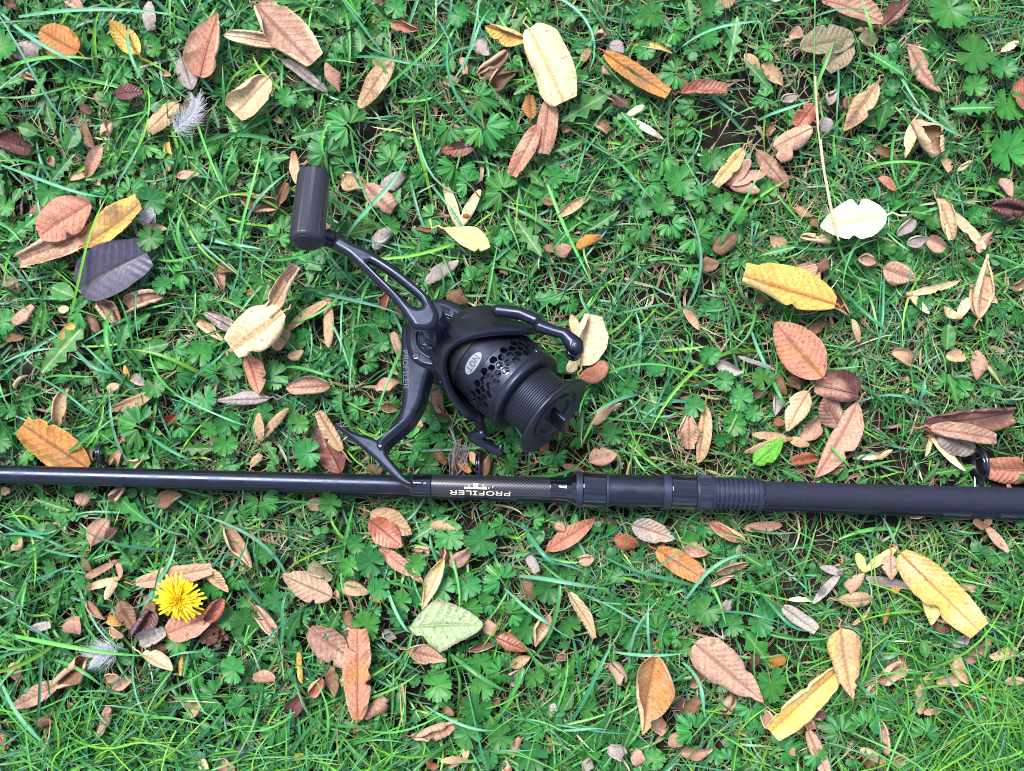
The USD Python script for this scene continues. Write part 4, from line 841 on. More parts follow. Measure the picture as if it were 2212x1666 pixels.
# -- the smaller dead leaves and scraps
SMALL = [(0,0,[(1830,380,2120,610,70,'gr'),(2110,400,2200,610,90,'pk'),(1150,670,960,850,130,'ta'),(1290,650,1210,790,100,'ta'),(480,770,600,960,80,'br'),(650,940,560,1150,75,'pk'),(740,800,640,880,85,'ta'),(1090,920,1090,1110,48,'go'),(1150,1150,1290,1130,62,'pk'),
 (910,1440,1085,1495,62,'ta'),(1550,1280,1790,1340,110,'br'),(1850,1180,1760,1400,100,'br'),(1910,980,1930,1200,60,'ta'),(950,0,985,200,85,'gr'),(420,0,545,60,70,'pk'),(110,330,290,350,120,'gr'),(1040,470,1115,500,42,'ta'),(120,490,240,505,60,'br'),(200,1380,285,1330,60,'br'),(630,600,700,700,60,'ta'),(330,1010,350,1090,50,'pk'),(30,20,120,40,60,'br'),(520,690,600,740,60,'ma'),(210,570,260,640,50,'sa'),(1780,760,1830,800,40,'br')]),
 (1,0,[(1075,330,880,480,85,'pk'),(850,270,960,360,90,'gr'),(900,495,1185,435,40,'br'),(1000,570,1110,480,110,'br'),(320,165,505,185,65,'sa'),(1890,290,2150,335,42,'go'),(1400,1410,1620,1270,62,'ta'),(1380,1650,1500,1600,90,'pk'),(1520,1600,1690,1535,70,'or'),(170,1200,345,1370,135,'pk'),(0,1190,150,1210,110,'ta'),(250,1210,420,1150,100,'gr'),(200,1605,335,1500,90,'gr'),(1560,400,1610,330,50,'ta'),(1650,260,1700,180,70,'br'),(1690,420,1745,495,62,'pk'),(1740,280,1830,345,80,'gr'),(660,540,780,510,70,'pk'),(1760,640,1850,690,70,'ma'),(1300,1300,1380,1330,50,'br'),(640,1490,470,1480,30,'ru'),(1640,800,1720,860,60,'br'),(210,0,290,30,60,'ma'),(770,380,820,480,60,'pk'),(1430,850,1490,830,45,'br'),(2190,480,2212,600,80,'br')]),
 (2,0,[(400,350,510,490,75,'ta'),(510,420,650,555,85,'ta'),(690,230,785,240,80,'pk'),(1440,310,1640,620,125,'pk'),(1110,205,1250,165,90,'ol'),(1140,240,1250,290,90,'ol'),(630,660,745,620,65,'gr'),(700,960,620,1050,90,'pk'),(480,970,685,1225,105,'pk'),(720,1350,850,1400,55,'ta'),(750,1540,960,1590,65,'ta'),(570,1530,660,1630,80,'ta'),(200,1640,360,1540,110,'br'),(1660,1280,1740,1560,95,'ta'),(1580,1560,1715,1600,90,'pk'),(1440,1600,1590,1540,80,'gr'),(1900,1640,1990,1500,80,'pk'),(1390,1530,1510,1420,70,'gr'),(2050,1160,2130,1280,70,'pk'),(1780,1110,1870,1040,40,'cr'),(1680,1030,1720,1120,50,'ta'),(2060,330,2180,270,42,'wh'),(1040,700,1120,650,80,'br'),(540,870,600,830,60,'br'),(1270,1150,1380,1240,50,'sa'),(940,850,900,760,90,'gr'),(940,680,1010,580,70,'gr'),(1250,960,1340,1000,60,'br'),(230,20,340,0,90,'pk'),(830,1430,870,1470,50,'br'),(1590,30,1650,90,60,'ta')]),
 (0,1,[(655,250,800,450,125,'pk'),(1050,250,820,330,115,'pk'),(90,440,215,315,80,'pk'),(485,425,380,605,70,'go'),(560,380,650,480,70,'br'),(590,250,700,240,70,'ma'),(980,890,720,985,75,'ta'),(440,850,370,1100,85,'ta'),(760,1190,830,1150,62,'pk'),(755,1350,790,1235,55,'pk'),(530,1320,620,1290,80,'br'),(840,1370,920,1310,70,'ta'),(1625,1350,1700,1280,50,'ta'),(500,1600,580,1535,95,'pk'),(750,1590,810,1490,70,'pk'),(1010,1610,1180,1545,105,'br'),(2010,1640,2080,1560,85,'pk'),(805,700,840,790,36,'go'),(700,870,780,830,50,'ta'),(850,790,940,830,62,'gr'),(1780,600,1860,470,85,'pk'),(1870,650,1975,610,60,'ta'),(1090,1070,1150,1010,60,'ru'),(1470,640,1545,600,60,'pk'),(1600,240,1760,150,50,'or'),(1400,90,1450,210,60,'pk'),(1400,80,1530,90,60,'br'),(0,170,130,150,60,'ol'),(90,850,180,760,40,'ta'),(40,540,160,510,50,'br'),(15,1530,70,1500,55,'ta'),(700,1340,740,1300,50,'br'),(380,340,450,340,50,'ta'),(1220,620,1250,640,60,'ma'),(510,30,570,80,90,'ru')]),
 (2,1,[(730,60,890,210,140,'pk'),(890,200,1080,385,80,'ma'),(1100,400,1140,555,42,'ta'),(815,490,945,420,70,'br'),(1910,600,1900,805,95,'pk'),(1300,70,1500,150,140,'pk'),(1705,640,1840,660,75,'ta'),(1360,620,1490,690,80,'ta'),(215,690,395,740,80,'gr'),(450,890,545,860,62,'ma'),(100,70,240,40,90,'br'),(470,300,545,260,60,'br'),(0,340,110,470,50,'ta'),(40,1020,40,1245,115,'pk'),(150,960,100,1345,85,'ta'),(780,1180,880,1040,110,'pk'),(620,750,645,900,72,'br'),(680,780,760,860,70,'br'),(600,900,600,1030,62,'gr'),(700,1330,890,1300,70,'ru'),(930,1400,1045,1340,60,'br'),(1940,700,2100,850,45,'ta'),(590,1060,650,1090,60,'ru'),(1850,50,1880,10,40,'br'),(2130,180,2212,210,90,'br'),(1130,20,1250,40,80,'pk'),(350,650,600,730,30,'gr'),(1830,1280,1900,1230,60,'br'),(880,100,940,0,60,'br')]),
 (0,2,[(1445,90,1660,345,105,'ta'),(1660,585,1790,800,95,'pk'),(1880,1290,1960,1190,95,'ma'),(2010,1170,2115,1080,90,'ru'),(2130,980,2180,1180,75,'br'),(1930,890,1960,1095,40,'go'),(610,200,720,20,150,'pk'),(640,180,770,80,80,'ma'),(530,280,600,390,60,'br'),(420,700,530,770,120,'pk'),(195,740,335,715,55,'gr'),(570,560,690,680,75,'pk'),(700,1230,640,1450,70,'pk'),(675,1050,785,1060,60,'ta'),(720,1130,855,1060,75,'pk'),(1300,1590,1360,1650,60,'wh'),(1430,1610,1520,1660,90,'pk'),(0,1430,110,1450,80,'sa'),(0,1500,60,1510,70,'sa'),(90,230,165,150,60,'ta'),(1210,1280,1305,1230,100,'pk'),(690,690,790,710,60,'or'),(720,730,800,800,50,'pk'),(900,820,1070,760,110,'gr'),(1170,1050,1180,880,30,'go'),(1020,870,1090,870,70,'br'),(1640,1050,1790,1070,80,'pk'),(1500,240,1570,240,60,'br'),(940,530,1000,640,70,'br'),(0,1350,90,1380,90,'pu'),(2170,490,2212,540,50,'ta'),(2000,340,2165,390,110,'ol'),(1530,1520,1640,1560,90,'pu'),(450,1220,480,1260,40,'ta'),(230,1340,360,1350,70,'br'),(80,960,120,1060,80,'pk')]),
 (1,2,[(580,70,745,95,65,'ta'),(470,230,575,215,70,'pk'),(705,340,840,225,95,'pk'),(0,480,190,510,90,'ta'),(180,545,285,560,52,'go'),(30,640,80,730,80,'br'),(1770,150,1935,215,100,'ru'),(820,880,1000,850,55,'br'),(1350,650,1250,860,90,'ta'),(1170,430,1245,560,72,'br'),(1095,985,1225,925,62,'ta'),(930,700,1010,760,80,'pk'),(420,880,690,945,110,'pk'),(1100,1110,1190,1000,95,'gr'),(395,1080,400,1380,40,'ta'),(160,1315,285,1165,105,'pk'),(1360,1225,1395,1295,50,'gr'),(1980,1310,2085,1430,90,'pk'),(2130,1260,2212,1180,90,'ma'),(1110,1570,1170,1440,60,'ta'),(680,1250,745,1300,60,'br'),(1750,960,1830,1090,100,'ma'),(1400,900,1460,960,70,'br'),(1470,750,1550,680,45,'sa'),(2120,1440,2200,1500,100,'pk'),(1740,1500,1830,1570,90,'gr'),(1540,300,1640,280,70,'pk'),(1200,270,1270,380,60,'gr'),(0,770,90,790,100,'pk'),(650,200,720,330,90,'ma'),(960,1260,1030,1180,50,'br'),(270,770,330,820,60,'gr'),(1390,60,1450,110,60,'pk'),(1050,1610,1120,1660,80,'pk'),(550,1610,640,1630,60,'ru'),(1880,1600,1960,1560,90,'pk'),(2140,850,2212,800,80,'br'),(1560,1610,1640,1640,100,'gr')]),
 (2,2,[(170,60,415,175,90,'sa'),(0,220,165,255,90,'pk'),(-20,330,130,350,110,'or'),(210,385,425,310,50,'br'),(180,465,335,385,42,'pk'),(400,90,645,70,62,'pk'),(680,558,850,556,32,'wh'),(745,1250,840,1390,70,'pk'),(1060,505,1165,380,80,'pk'),(1000,560,1250,540,95,'ta'),(1170,420,1500,470,60,'gr'),(1100,725,1215,605,32,'ta'),(1300,715,1330,590,30,'or'),(1255,1080,1435,955,110,'pk'),(1185,1190,1265,1060,70,'ta'),(1520,1290,1590,1020,80,'ta'),(1560,1290,1690,1265,50,'ta'),(1765,900,1830,1100,80,'ta'),(1640,1080,1800,1115,70,'pk'),(1740,840,1860,760,85,'gr'),(1985,920,2175,870,70,'ta'),(1830,960,1995,800,75,'pk'),(1150,1530,1310,1620,62,'ta'),(1170,1560,1230,1650,70,'br'),(1270,1330,1330,1555,62,'pk'),(230,1260,325,1160,100,'br'),(-10,1290,105,1190,90,'br'),(510,1280,575,1370,80,'pk'),(715,1350,775,1420,70,'br'),(-10,1550,200,1525,75,'pk'),(40,1110,155,1050,80,'br'),(560,970,655,960,75,'or'),(1300,960,1430,920,90,'br'),(1650,700,1740,740,90,'ma'),(1890,690,1980,660,60,'pk'),(2080,1090,2212,1060,60,'ta'),(1900,1180,1970,1210,70,'pk'),(260,640,300,560,70,'gr'),(440,930,500,980,90,'ma'),(680,1500,730,1580,50,'ta'),(840,1280,930,1320,70,'ma'),(1480,0,1560,20,60,'ta'),(1830,1220,1870,1260,60,'br'),(1370,520,1400,470,50,'or'),(1780,470,1920,500,45,'ta'),(1360,1620,1440,1560,90,'pk')])]
for i, j, rows in SMALL:
    for x0, y0, x1, y1, w, c in rows:
        lng = math.hypot(x1 - x0, y1 - y0) / max(w, 1)
        fallen(i, j, x0, y0, x1, y1, w * 1.1, c, shape='wing' if lng > 2.6 or w < 55 else None)
# leaves seen round the reel, in the reel's measuring frame
def RF(x, y): u, v = rc(x, y); return (u - 737.33) * 3, (v - 555.33) * 3
for x0, y0, x1, y1, w, c, z in [(1520,985,1385,1050,78,'sa',22),(1440,1250,1575,1150,52,'ta',18),(1430,1425,1560,1395,78,'pk',16),(805,1370,880,1485,42,'or',14),(885,1380,930,1450,36,'ta',13),(950,1500,975,1390,42,'br',12),(700,1060,770,1195,66,'ta',13),(655,1150,790,1225,52,'ma',12),(455,1100,572,1060,60,'pk',14),(310,110,400,180,70,'pk',14),(495,735,512,625,36,'ru',14),(575,755,560,670,42,'ma',12),(440,415,535,370,56,'gr',14),(685,610,838,505,62,'gr',15),(780,650,870,700,72,'br',14),(1210,1380,1250,1340,42,'ru',14),(530,830,570,960,36,'pk',14),(480,1180,560,1190,42,'br',11),(1310,1440,1420,1480,36,'br',14),(720,1360,780,1430,46,'br',12),(640,1230,670,1270,30,'ta',12),(420,1440,480,1480,46,'br',11),(1230,440,1290,470,40,'br',10),(1030,520,1060,570,40,'br',10)]:
    (a, b), (c_, d) = RF(x0, y0), RF(x1, y1)
    fallen(1, 1, a, b, c_, d, w * 1.55, c, z=z)
bract(1,1, *RF(1420,920), [RF(1350,750), RF(1330,1010)], 105, 'cr', z=17)
fallen(1, 1, *RF(1392,985), *RF(1432,748), 215, 'cr', 'large pale cream curled leaf just right of the reel spool', z=21, curl=(.6, .9), shape='torn', c2='pk', blot=.4, hero=True, mask=.98)
for b_ in [(1,0,765,1480,[(665,1175),(900,1225)],78,'cr',(808,1400)),(1,0,1840,755,[(1965,685),(2090,905)],58,'wh'),(2,1,1470,240,[(1795,158),(1600,370)],62,'cr'),(2,1,1790,390,[(1690,330),(1860,265)],70,'cr'),(2,1,1610,1160,[(1575,1295),(1830,1390)],66,'cr'),(2,1,1280,1300,[(1100,1300),(1360,1250)],42,'cr'),(2,1,690,1180,[(400,1270),(820,1220),(450,1150)],70,'ta'),
           (0,1,2130,280,[(1860,490),(2135,590)],80,'ta'),(0,1,1690,1180,[(1680,1005),(1870,978)],72,'ta'),(0,2,745,310,[(540,425),(775,420)],62,'pk'),(0,2,755,420,[(680,555),(540,490)],64,'cr'),(1,2,800,1590,[(640,1600),(822,1485),(690,1650)],52,'ta'),(2,2,1180,365,[(1130,250),(1395,215)],68,'ye'),(2,2,1020,385,[(890,345),(840,580)],64,'gr'),(2,2,1960,80,[(1990,15),(2110,250),(1885,50)],72,'pk'),(2,0,300,1190,[(440,1030),(540,1120),(500,1240)],95,'pk'),(2,0,1750,1380,[(1970,1615),(1725,1560)],72,'cr'),(1,0,300,430,[(200,390),(340,470)],70,'ta'),(2,1,1880,190,[(1935,420),(2040,300)],70,'ta'),(0,0,560,1130,[(455,1165),(650,1200)],55,'ta')]:
    bract(*b_[:7], nut=b_[7] if len(b_) > 7 else None)

# ---------------------------------------------------------------- green plants: one of each kind is built, the others refer to it
def polar_leaf(rfun, th0, th1, nr=6, nt=90, dome=.0, fold=None, cold=(.03, .11, .025), colv=(.07, .19, .06), veinfun=None, seed=0):
    th = np.linspace(th0, th1, nt); R = rfun(th)
    q = np.linspace(0.03, 1, nr)[:, None]
    x = q * R * np.cos(th); y = q * R * np.sin(th)
    rr = np.hypot(x, y); z = -dome * rr ** 2 / 20
    if fold is not None: z = z + fold(th)[None] * q * 1.0
    z = z + .9 * (meshkit.fbm(np.stack([x / 6, y / 6, 0 * x + seed], -1), 3, seed) - .5) * (rr / 5)
    k = np.clip(veinfun(th)[None] * (1 - .35 * q), 0, 1)[..., None] if veinfun is not None else np.zeros(x.shape + (1,))
    n = (.8 + .4 * meshkit.fbm(np.stack([x / 2.5, y / 2.5, 0 * x + seed], -1), 3, seed + 4))[..., None]
    col = (np.array(cold) * (1 - k) + np.array(colv) * k) * n
    return np.stack([x, y, z], -1).reshape(-1, 3), grid_faces(nr, nt), col.reshape(-1, 3)

GREEN = (.022, .135, .024); GREENV = (.060, .250, .070)
def make_cranesbill(path, sd):
    r = np.random.default_rng(sd); n = 7; span = math.radians(168)
    jit = r.uniform(.88, 1.1, n)
    def rad(th):
        p = (th + span) / (2 * span) * n; k = np.clip(p.astype(int), 0, n - 1); f = p - k
        notch = np.exp(-(np.minimum(f, 1 - f) / .06) ** 2)
        teeth = .93 + .09 * np.abs(np.cos((f - .5) * PI * 3))
        return 10 * jit[k] * teeth * (1 - .36 * notch) * (1 - .12 * (np.abs(th) / span) ** 6)
    def fold(th): f = ((th + span) / (2 * span) * n) % 1; return .35 * np.cos(2 * PI * f) * .5
    def vein(th): f = ((th + span) / (2 * span) * n) % 1; return np.exp(-((f - .5) / .045) ** 2) * .55
    v, f, c = polar_leaf(rad, -span, span, 7, 7 * 16 + 1, r.uniform(-.6, .5), fold, GREEN, GREENV, vein, sd)
    mesh2(path, 'leaf_blade', (v, f), 'green_leaf', c)
    st = np.array([[0, 0, .1], [-2.5, .5, -1.6], [-6, 1.5, -5], [-8.5, 2.2, -11]])
    m = tube(CubicSpline(np.arange(4), st)(np.linspace(0, 3, 12)), .45, 6); mesh2(path, 'stem', m, 'green_leaf', np.tile([.08, .16, .05], (len(m[0]), 1)))
def mesh2(path, name, vf, m, col): mesh(path, name, vf, m, True, col)

def make_buttercup(path, sd):
    r = np.random.default_rng(sd)
    for k, (ang, sc) in enumerate(((0, 1.0), (1.25, .93), (-1.25, .93))):
        span = math.radians(58); jit = r.uniform(.85, 1.12, 3); off = r.uniform(-.1, .1)
        def rad(th):
            f = (th + span) / (2 * span); p = f * 3; i = np.clip(p.astype(int), 0, 2); g = p - i
            lobe = np.exp(-(np.minimum(g, 1 - g) / .13) ** 2) * ((f > .1) & (f < .9))
            teeth = .86 + .17 * (1 - np.abs(((g * 3) % 1) - .5) * 2) ** .8
            return 10 * sc * jit[i] * teeth * (1 - .34 * lobe) * (.62 + .38 * np.cos((f - .5) * PI * .95) ** .6)
        def fold(th): f = ((th + span) / (2 * span) * 3) % 1; return .55 * np.cos(2 * PI * f) * .5
        def vein(th): f = ((th + span) / (2 * span) * 3) % 1; return np.exp(-((f - .5) / .07) ** 2) * .9
        v, f, c = polar_leaf(rad, -span, span, 7, 61, r.uniform(.1, .9), fold, GREEN, (.070, .260, .075), vein, sd + k)
        a = ang + off; ca, sa = math.cos(a), math.sin(a)
        v = v + [1.2, 0, 0]; tl = r.uniform(-.3, .2); v[:, 2] += -tl * v[:, 0]
        v = np.stack([v[:, 0] * ca - v[:, 1] * sa, v[:, 0] * sa + v[:, 1] * ca, v[:, 2] + .15 * k], 1)
        mesh2(path, 'leaflet', (v, f), 'green_leaf', c)
    st = np.array([[1.2, 0, 0], [-3, .6, -.8], [-8, 1.6, -4], [-11, 2.2, -11]])
    m = tube(CubicSpline(np.arange(4), st)(np.linspace(0, 3, 12)), .5, 6); mesh2(path, 'stem', m, 'green_leaf', np.tile([.075, .17, .05], (len(m[0]), 1)))

def strip_leaf(path, sd, L, Wd, lobes, pale, shape='ovate', smooth=.0):
    r = np.random.default_rng(sd); nu, nv = 90, 11
    t = np.linspace(.0, 1, nu)[:, None]; s = np.linspace(-1, 1, nv)[None]
    env = (np.sin(PI * np.clip(t, 0, 1) ** 1.25) ** .75 if lobes else np.sin(PI * t ** 1.1) ** .62)
    if lobes:
        p = (t * lobes + .4 * (s > 0)) % 1
        cut = .34 + .66 * np.where(p < .72, p / .72, (1 - p) / .28); cut = np.where(t > .80, np.maximum(cut, .75 - (t - .8)), cut)
    else: cut = 1 + .03 * np.sin(t * 40)
    w = Wd / 2 * np.clip(env, 0, 1) * cut + .5
    y = s * w; x = t * L + 0 * y - (.45 if lobes else 0) * np.abs(y)
    z = .22 * np.abs(y) - 3.0 * t ** 2 + .9 * (meshkit.fbm(np.stack([x / 7, y / 6, 0 * x + sd], -1), 3, sd) - .5) * (1 + np.abs(y) / 4)
    k = np.clip(1.2 - np.abs(y) / .75, 0, 1)[..., None] * pale
    n = (.8 + .4 * meshkit.fbm(np.stack([x / 3, y / 3, 0 * x + sd], -1), 3, sd + 2))[..., None]
    c = (np.array((.026, .140, .024)) * (1 - k) + np.array((.22, .30, .15)) * k) * n
    mesh2(path, 'leaf_blade', (np.stack([x, y, z], -1).reshape(-1, 3), grid_faces(nu, nv)), 'green_leaf', c.reshape(-1, 3))
    pts = np.stack([np.linspace(-6, L * .8, 14), np.zeros(14), -.25 - 3 * (np.clip(np.linspace(-6, L * .8, 14), 0, None) / L) ** 2 - np.linspace(2.2, 0, 14) ** 2], 1)
    m = tube(pts, np.linspace(.6, .25, 14), 6); mesh2(path, 'midrib', m, 'green_leaf', np.tile([.20, .28, .13], (len(m[0]), 1)))

def make_clover(path, sd):
    r = np.random.default_rng(sd)
    for k in range(3):
        a = k * 2 * PI / 3 + r.uniform(-.15, .15)
        rad = lambda th: 10 * np.cos(th * 1.35) ** .5 * (1 - .10 * np.exp(-(th / .12) ** 2))
        v, f, c = polar_leaf(rad, -1.12, 1.12, 6, 41, .5, lambda th: 1.6 * (np.abs(th) - .5), (.025, .12, .035), (.07, .20, .08), lambda th: np.exp(-(th / .08) ** 2) * .7, sd + k)
        v[:, 2] += .2 * k; ca, sa = math.cos(a), math.sin(a)
        mesh2(path, 'leaflet', (np.stack([v[:, 0] * ca - v[:, 1] * sa, v[:, 0] * sa + v[:, 1] * ca, v[:, 2]], 1), f), 'green_leaf', c)
    m = tube(np.array([[0, 0, 0], [-1.5, .5, -4], [-4, 1, -10]]), .4, 6); mesh2(path, 'stem', m, 'green_leaf', np.tile([.08, .17, .06], (len(m[0]), 1)))

KINDS = {  # name -> (builders of the variants, words, group)
 'cranesbill_leaf': ([lambda p, s=s: make_cranesbill(p, s) for s in (1, 2, 3, 4)], 'round scalloped cranesbill leaf', 'round scalloped leaves in the grass'),
 'buttercup_leaf': ([lambda p, s=s: make_buttercup(p, s) for s in (21, 22, 23, 24)], 'toothed three part buttercup leaf', 'three part toothed leaves in the grass'),
 'dandelion_leaf': ([lambda p: strip_leaf(p, 41, 40, 15, 4.6, .8), lambda p: strip_leaf(p, 42, 40, 17, 3.6, .5), lambda p: strip_leaf(p, 43, 40, 14, 6.0, .9)], 'jagged dandelion leaf', 'jagged long leaves in the grass'),
 'oval_leaf': ([lambda p: strip_leaf(p, 51, 20, 14, 0, .4), lambda p: strip_leaf(p, 52, 20, 11, 0, .6)], 'smooth oval green leaf', 'smooth oval leaves in the grass'),
 'clover_leaf': ([lambda p: make_clover(p, 61), lambda p: make_clover(p, 62)], 'three leaf clover', 'clover leaves in the grass')}
FIRST = {}
class At:
    pass
def plant(kind, u, v, z, yaw, scale, tx=0., ty=0., words=None, label=None, mask=.80, variant=None):
    builders, w0, grp = KINDS[kind]
    SEED[0] += 1; r = np.random.default_rng(SEED[0])
    k = int(r.integers(len(builders))) if variant is None else variant
    path = numbered('/World', kind); x = UsdGeom.Xform.Define(stage, path)
    p = P(u, v, z)
    def place(xf):
        xf.AddTranslateOp().Set(Gf.Vec3d(*(p / 1000).tolist())); xf.AddRotateXYZOp().Set(Gf.Vec3f(math.degrees(tx), math.degrees(ty), math.degrees(yaw))); xf.AddScaleOp().Set(Gf.Vec3f(scale, scale, scale))
    if (kind, k) not in FIRST:
        LOC[path] = np.zeros(3); builders[k](path); FIRST[kind, k] = path; place(x)
    else:
        x.GetPrim().GetReferences().AddInternalReference(FIRST[kind, k]); x.GetPrim().SetInstanceable(True)
        for op, val in zip(UsdGeom.Xformable(stage.GetPrimAtPath(FIRST[kind, k])).GetOrderedXformOps(), (Gf.Vec3d(*(p / 1000).tolist()), Gf.Vec3f(math.degrees(tx), math.degrees(ty), math.degrees(yaw)), Gf.Vec3f(scale, scale, scale))):
            x.GetPrim().CreateAttribute(op.GetOpName(), op.GetAttr().GetTypeName()).Set(val)
    tag(x.GetPrim(), label, 'leaf', grp)
    if label is None: auto_label(path, words or w0, u, v)
    m = stage.GetPrimAtPath(FIRST[kind, k])
    rot = Rot.from_euler('xyz', [tx, ty, yaw]).as_matrix()
    for c in m.GetChildren():
        if c.GetName().startswith('lea'):
            q = np.array(UsdGeom.Mesh(c).GetPointsAttr().Get()) * 1000 * scale
            shade_mask(p + q @ rot.T, mask)

def rand(a, b): return float(rng.uniform(a, b))
CR = {(0,0): [(1000,310,60),(690,290,52),(10,300,92),(320,1250,82),(975,1300,86),(980,1540,80),(1270,1520,62),(1860,630,62),(800,490,52),(560,1290,62),(30,1340,60)],
 (0,1): [(1300,620,76),(1500,710,80),(1780,770,86),(1000,840,70),(1480,1080,76),(1460,1210,72),(1995,1270,86),(1720,1010,62),(1060,180,60),(30,420,80),(1330,920,76),(0,1180,72),(1930,1080,62),(2140,1600,70),(1350,1120,50)],
 (1,0): [(2010,90,80),(2080,1320,72),(1430,1600,62),(2190,1180,90),(1970,330,60),(350,60,64),(760,100,70)],
 (2,0): [(150,230,76),(1730,55,135),(1880,350,125),(2105,985,130),(2100,680,105),(190,1030,80),(350,1020,70),(255,1320,62),(360,1390,52),(1630,1430,60),(190,60,70),(2080,450,70),(1890,560,70)],
 (2,1): [(170,640,62),(270,800,60),(520,790,66),(380,920,70),(460,1010,56),(80,970,66),(330,1080,76),(260,1180,50)],
 (0,2): [(320,340,52),(1040,500,62),(1370,500,62),(1480,680,62),(1590,700,90),(1160,820,80),(1720,250,60),(1790,560,70),(1520,1010,80),(510,440,50),(1600,600,60)],
 (1,2): [(190,310,90),(60,340,62),(700,140,86),(820,460,80),(250,480,70),(390,570,70),(160,720,86),(820,620,86),(660,490,72),(620,1110,96),(900,970,82),(910,1130,72),(870,1260,95),(820,1430,86),(1340,480,95),(1200,740,86),(1480,730,70),(910,170,95),(1030,1440,80),(1240,1570,90),(960,1590,52),(1250,1060,62),(700,430,62),(360,660,60),(100,190,60),(480,330,60),(940,530,50)],
 (2,2): [(150,630,85),(310,720,72),(500,700,82),(570,1100,100),(600,610,60),(250,1090,62)]}
BU = {(0,0): [(730,680,96),(930,930,100),(850,1240,86),(690,390,72),(1700,1130,112),(1830,1500,92),(2110,1000,112),(1060,1040,70),(40,740,70),(1800,1540,80),(2150,800,70)],
 (1,0): [(880,640,110),(920,820,140),(700,830,105),(320,1050,100),(750,1080,130),(1050,1240,130),(50,820,130),(2080,1030,95),(2170,480,100),(2150,200,80),(1760,1230,80),(1930,1480,82),(2130,1450,90),(600,1410,92),(420,1370,62),(500,1550,82),(1990,1190,95),(820,1190,80),(1100,400,60),(1820,1580,60)],
 (0,1): [(1190,100,92),(530,350,100),(400,90,62),(1130,750,130),(1400,750,70),(900,1100,130),(1170,1090,80),(1690,1560,112),(1130,600,82),(1340,300,60),(1400,540,60)],
 (2,0): [(560,330,70),(130,1290,90),(80,1530,120),(60,690,80),(540,640,70)], (2,1): [(40,150,70),(1700,830,70)],
 (0,2): [(1400,1180,112),(1800,1400,100),(1530,420,80),(1560,1240,80),(1640,1340,70),(1330,940,70)],
 (1,2): [(1050,70,72),(1040,430,112),(960,570,72),(1040,1020,90),(1100,640,90),(2040,760,112),(1720,680,90),(1240,30,70),(2180,800,60)],
 (2,2): [(440,1250,92),(1020,1420,105),(1190,1370,105),(640,1530,115),(1570,1430,90),(900,800,80),(70,1400,112),(230,1080,72),(470,1400,60),(860,1560,80),(300,1600,80)]}
RB = [(900,600,62),(410,970,58),(620,1330,95),(1370,1300,76),(1060,1430,56),(1030,1380,50),(1280,1390,58),(1340,700,50),(300,70,60),(540,90,70),(380,1180,62),(1240,1450,55),(560,1420,48),(780,540,45),(960,420,55),(1440,330,60),(1110,1560,52),(1500,1480,50),(640,1420,45)]
RCr = [(150,1390,62),(690,1440,60),(1540,1300,50),(480,880,42),(1420,1520,48)]
for table, kind in ((CR, 'cranesbill_leaf'), (BU, 'buttercup_leaf')):
    for (i, j), rows in table.items():
        for x, y, rad in rows:
            u, v = T(i, j, x, y)
            yel = kind == 'cranesbill_leaf' and (i, j, x) == (0, 1, 1930)
            z = rand(16, 24)
            sc = rad / 3 * KU / 10 * (1.12 if kind[0] == 'c' else 1.10)
            plant(kind, u, v, z, rand(-PI, PI), sc, rand(-.28, .28), rand(-.28, .28))
for rows, kind in ((RB, 'buttercup_leaf'), (RCr, 'cranesbill_leaf')):
    for x, y, rad in rows:
        u, v = rc(x, y); plant(kind, u, v, rand(11, 16), rand(-PI, PI), rad * .4718 * KU / 10, rand(-.25, .25), rand(-.25, .25))
def strip_at(kind, i, j, x0, y0, x1, y1, w, z=None, **k):
    (u0, v0), (u1, v1) = T(i, j, x0, y0), T(i, j, x1, y1); z = rand(12, 18) if z is None else z
    a, b = P(u0, v0, z), P(u1, v1, z); L = np.linalg.norm(b - a)
    plant(kind, u0, v0, z, math.atan2(b[1] - a[1], b[0] - a[0]), L / (40 if kind[0] == 'd' else 20), rand(-.25, .25), -rand(.0, .18), **k)
for row in [(0,0,480,1000,330,1190),(0,0,270,1380,50,1570),(0,0,270,570,345,860),(0,0,1380,690,1420,830),(0,0,1500,930,1530,1080),(0,0,2130,840,1890,900),(0,0,400,1330,250,1490),(0,1,570,420,280,750),(0,1,1970,820,2210,880),(0,1,1540,1240,1390,1400),(0,1,1700,1170,1810,1340),(0,1,1160,1240,1400,1240),
            (0,1,300,1000,480,860),(1,0,1430,790,1750,590),(1,0,970,560,1110,730),(1,0,1090,1010,925,970),(1,0,1160,1060,1310,1210),(1,0,1610,1490,1800,1370),(1,0,1500,620,1580,460),(1,0,1390,980,1560,920),(1,0,1780,880,1880,780),(1,0,1330,1520,1560,1560),(2,0,60,190,30,-20),(2,0,400,160,420,-30),(2,0,300,420,350,110),(2,0,410,400,580,610),(2,0,480,640,620,690),
            (2,0,1200,340,1430,490),(2,0,2060,700,1740,700),(2,0,1540,1060,1430,1210),(2,0,1700,390,1640,560),(2,1,1780,960,1720,760),(2,1,1640,900,1480,820),(2,1,920,1090,950,1190),(2,1,1640,1400,1900,1360),(2,1,1660,1340,1560,1460),(2,1,1750,1300,1660,1280),(2,1,1780,1470,1860,1400),(2,1,640,1380,790,1450),(0,2,1220,900,1190,1050),(0,2,1120,1190,1340,1190),(0,2,1390,1500,1500,1430),
            (1,2,1100,270,1220,250),(2,2,370,720,590,1010),(2,2,990,900,840,860),(2,2,1370,580,1440,530),(2,2,20,60,10,150),(2,2,930,20,940,110),(2,2,1940,580,2110,610),(2,2,700,1440,560,1560),(0,2,30,60,90,80),(0,1,230,1570,460,1640),(2,1,120,1550,60,1480)]:
    strip_at('dandelion_leaf', *row, 0)
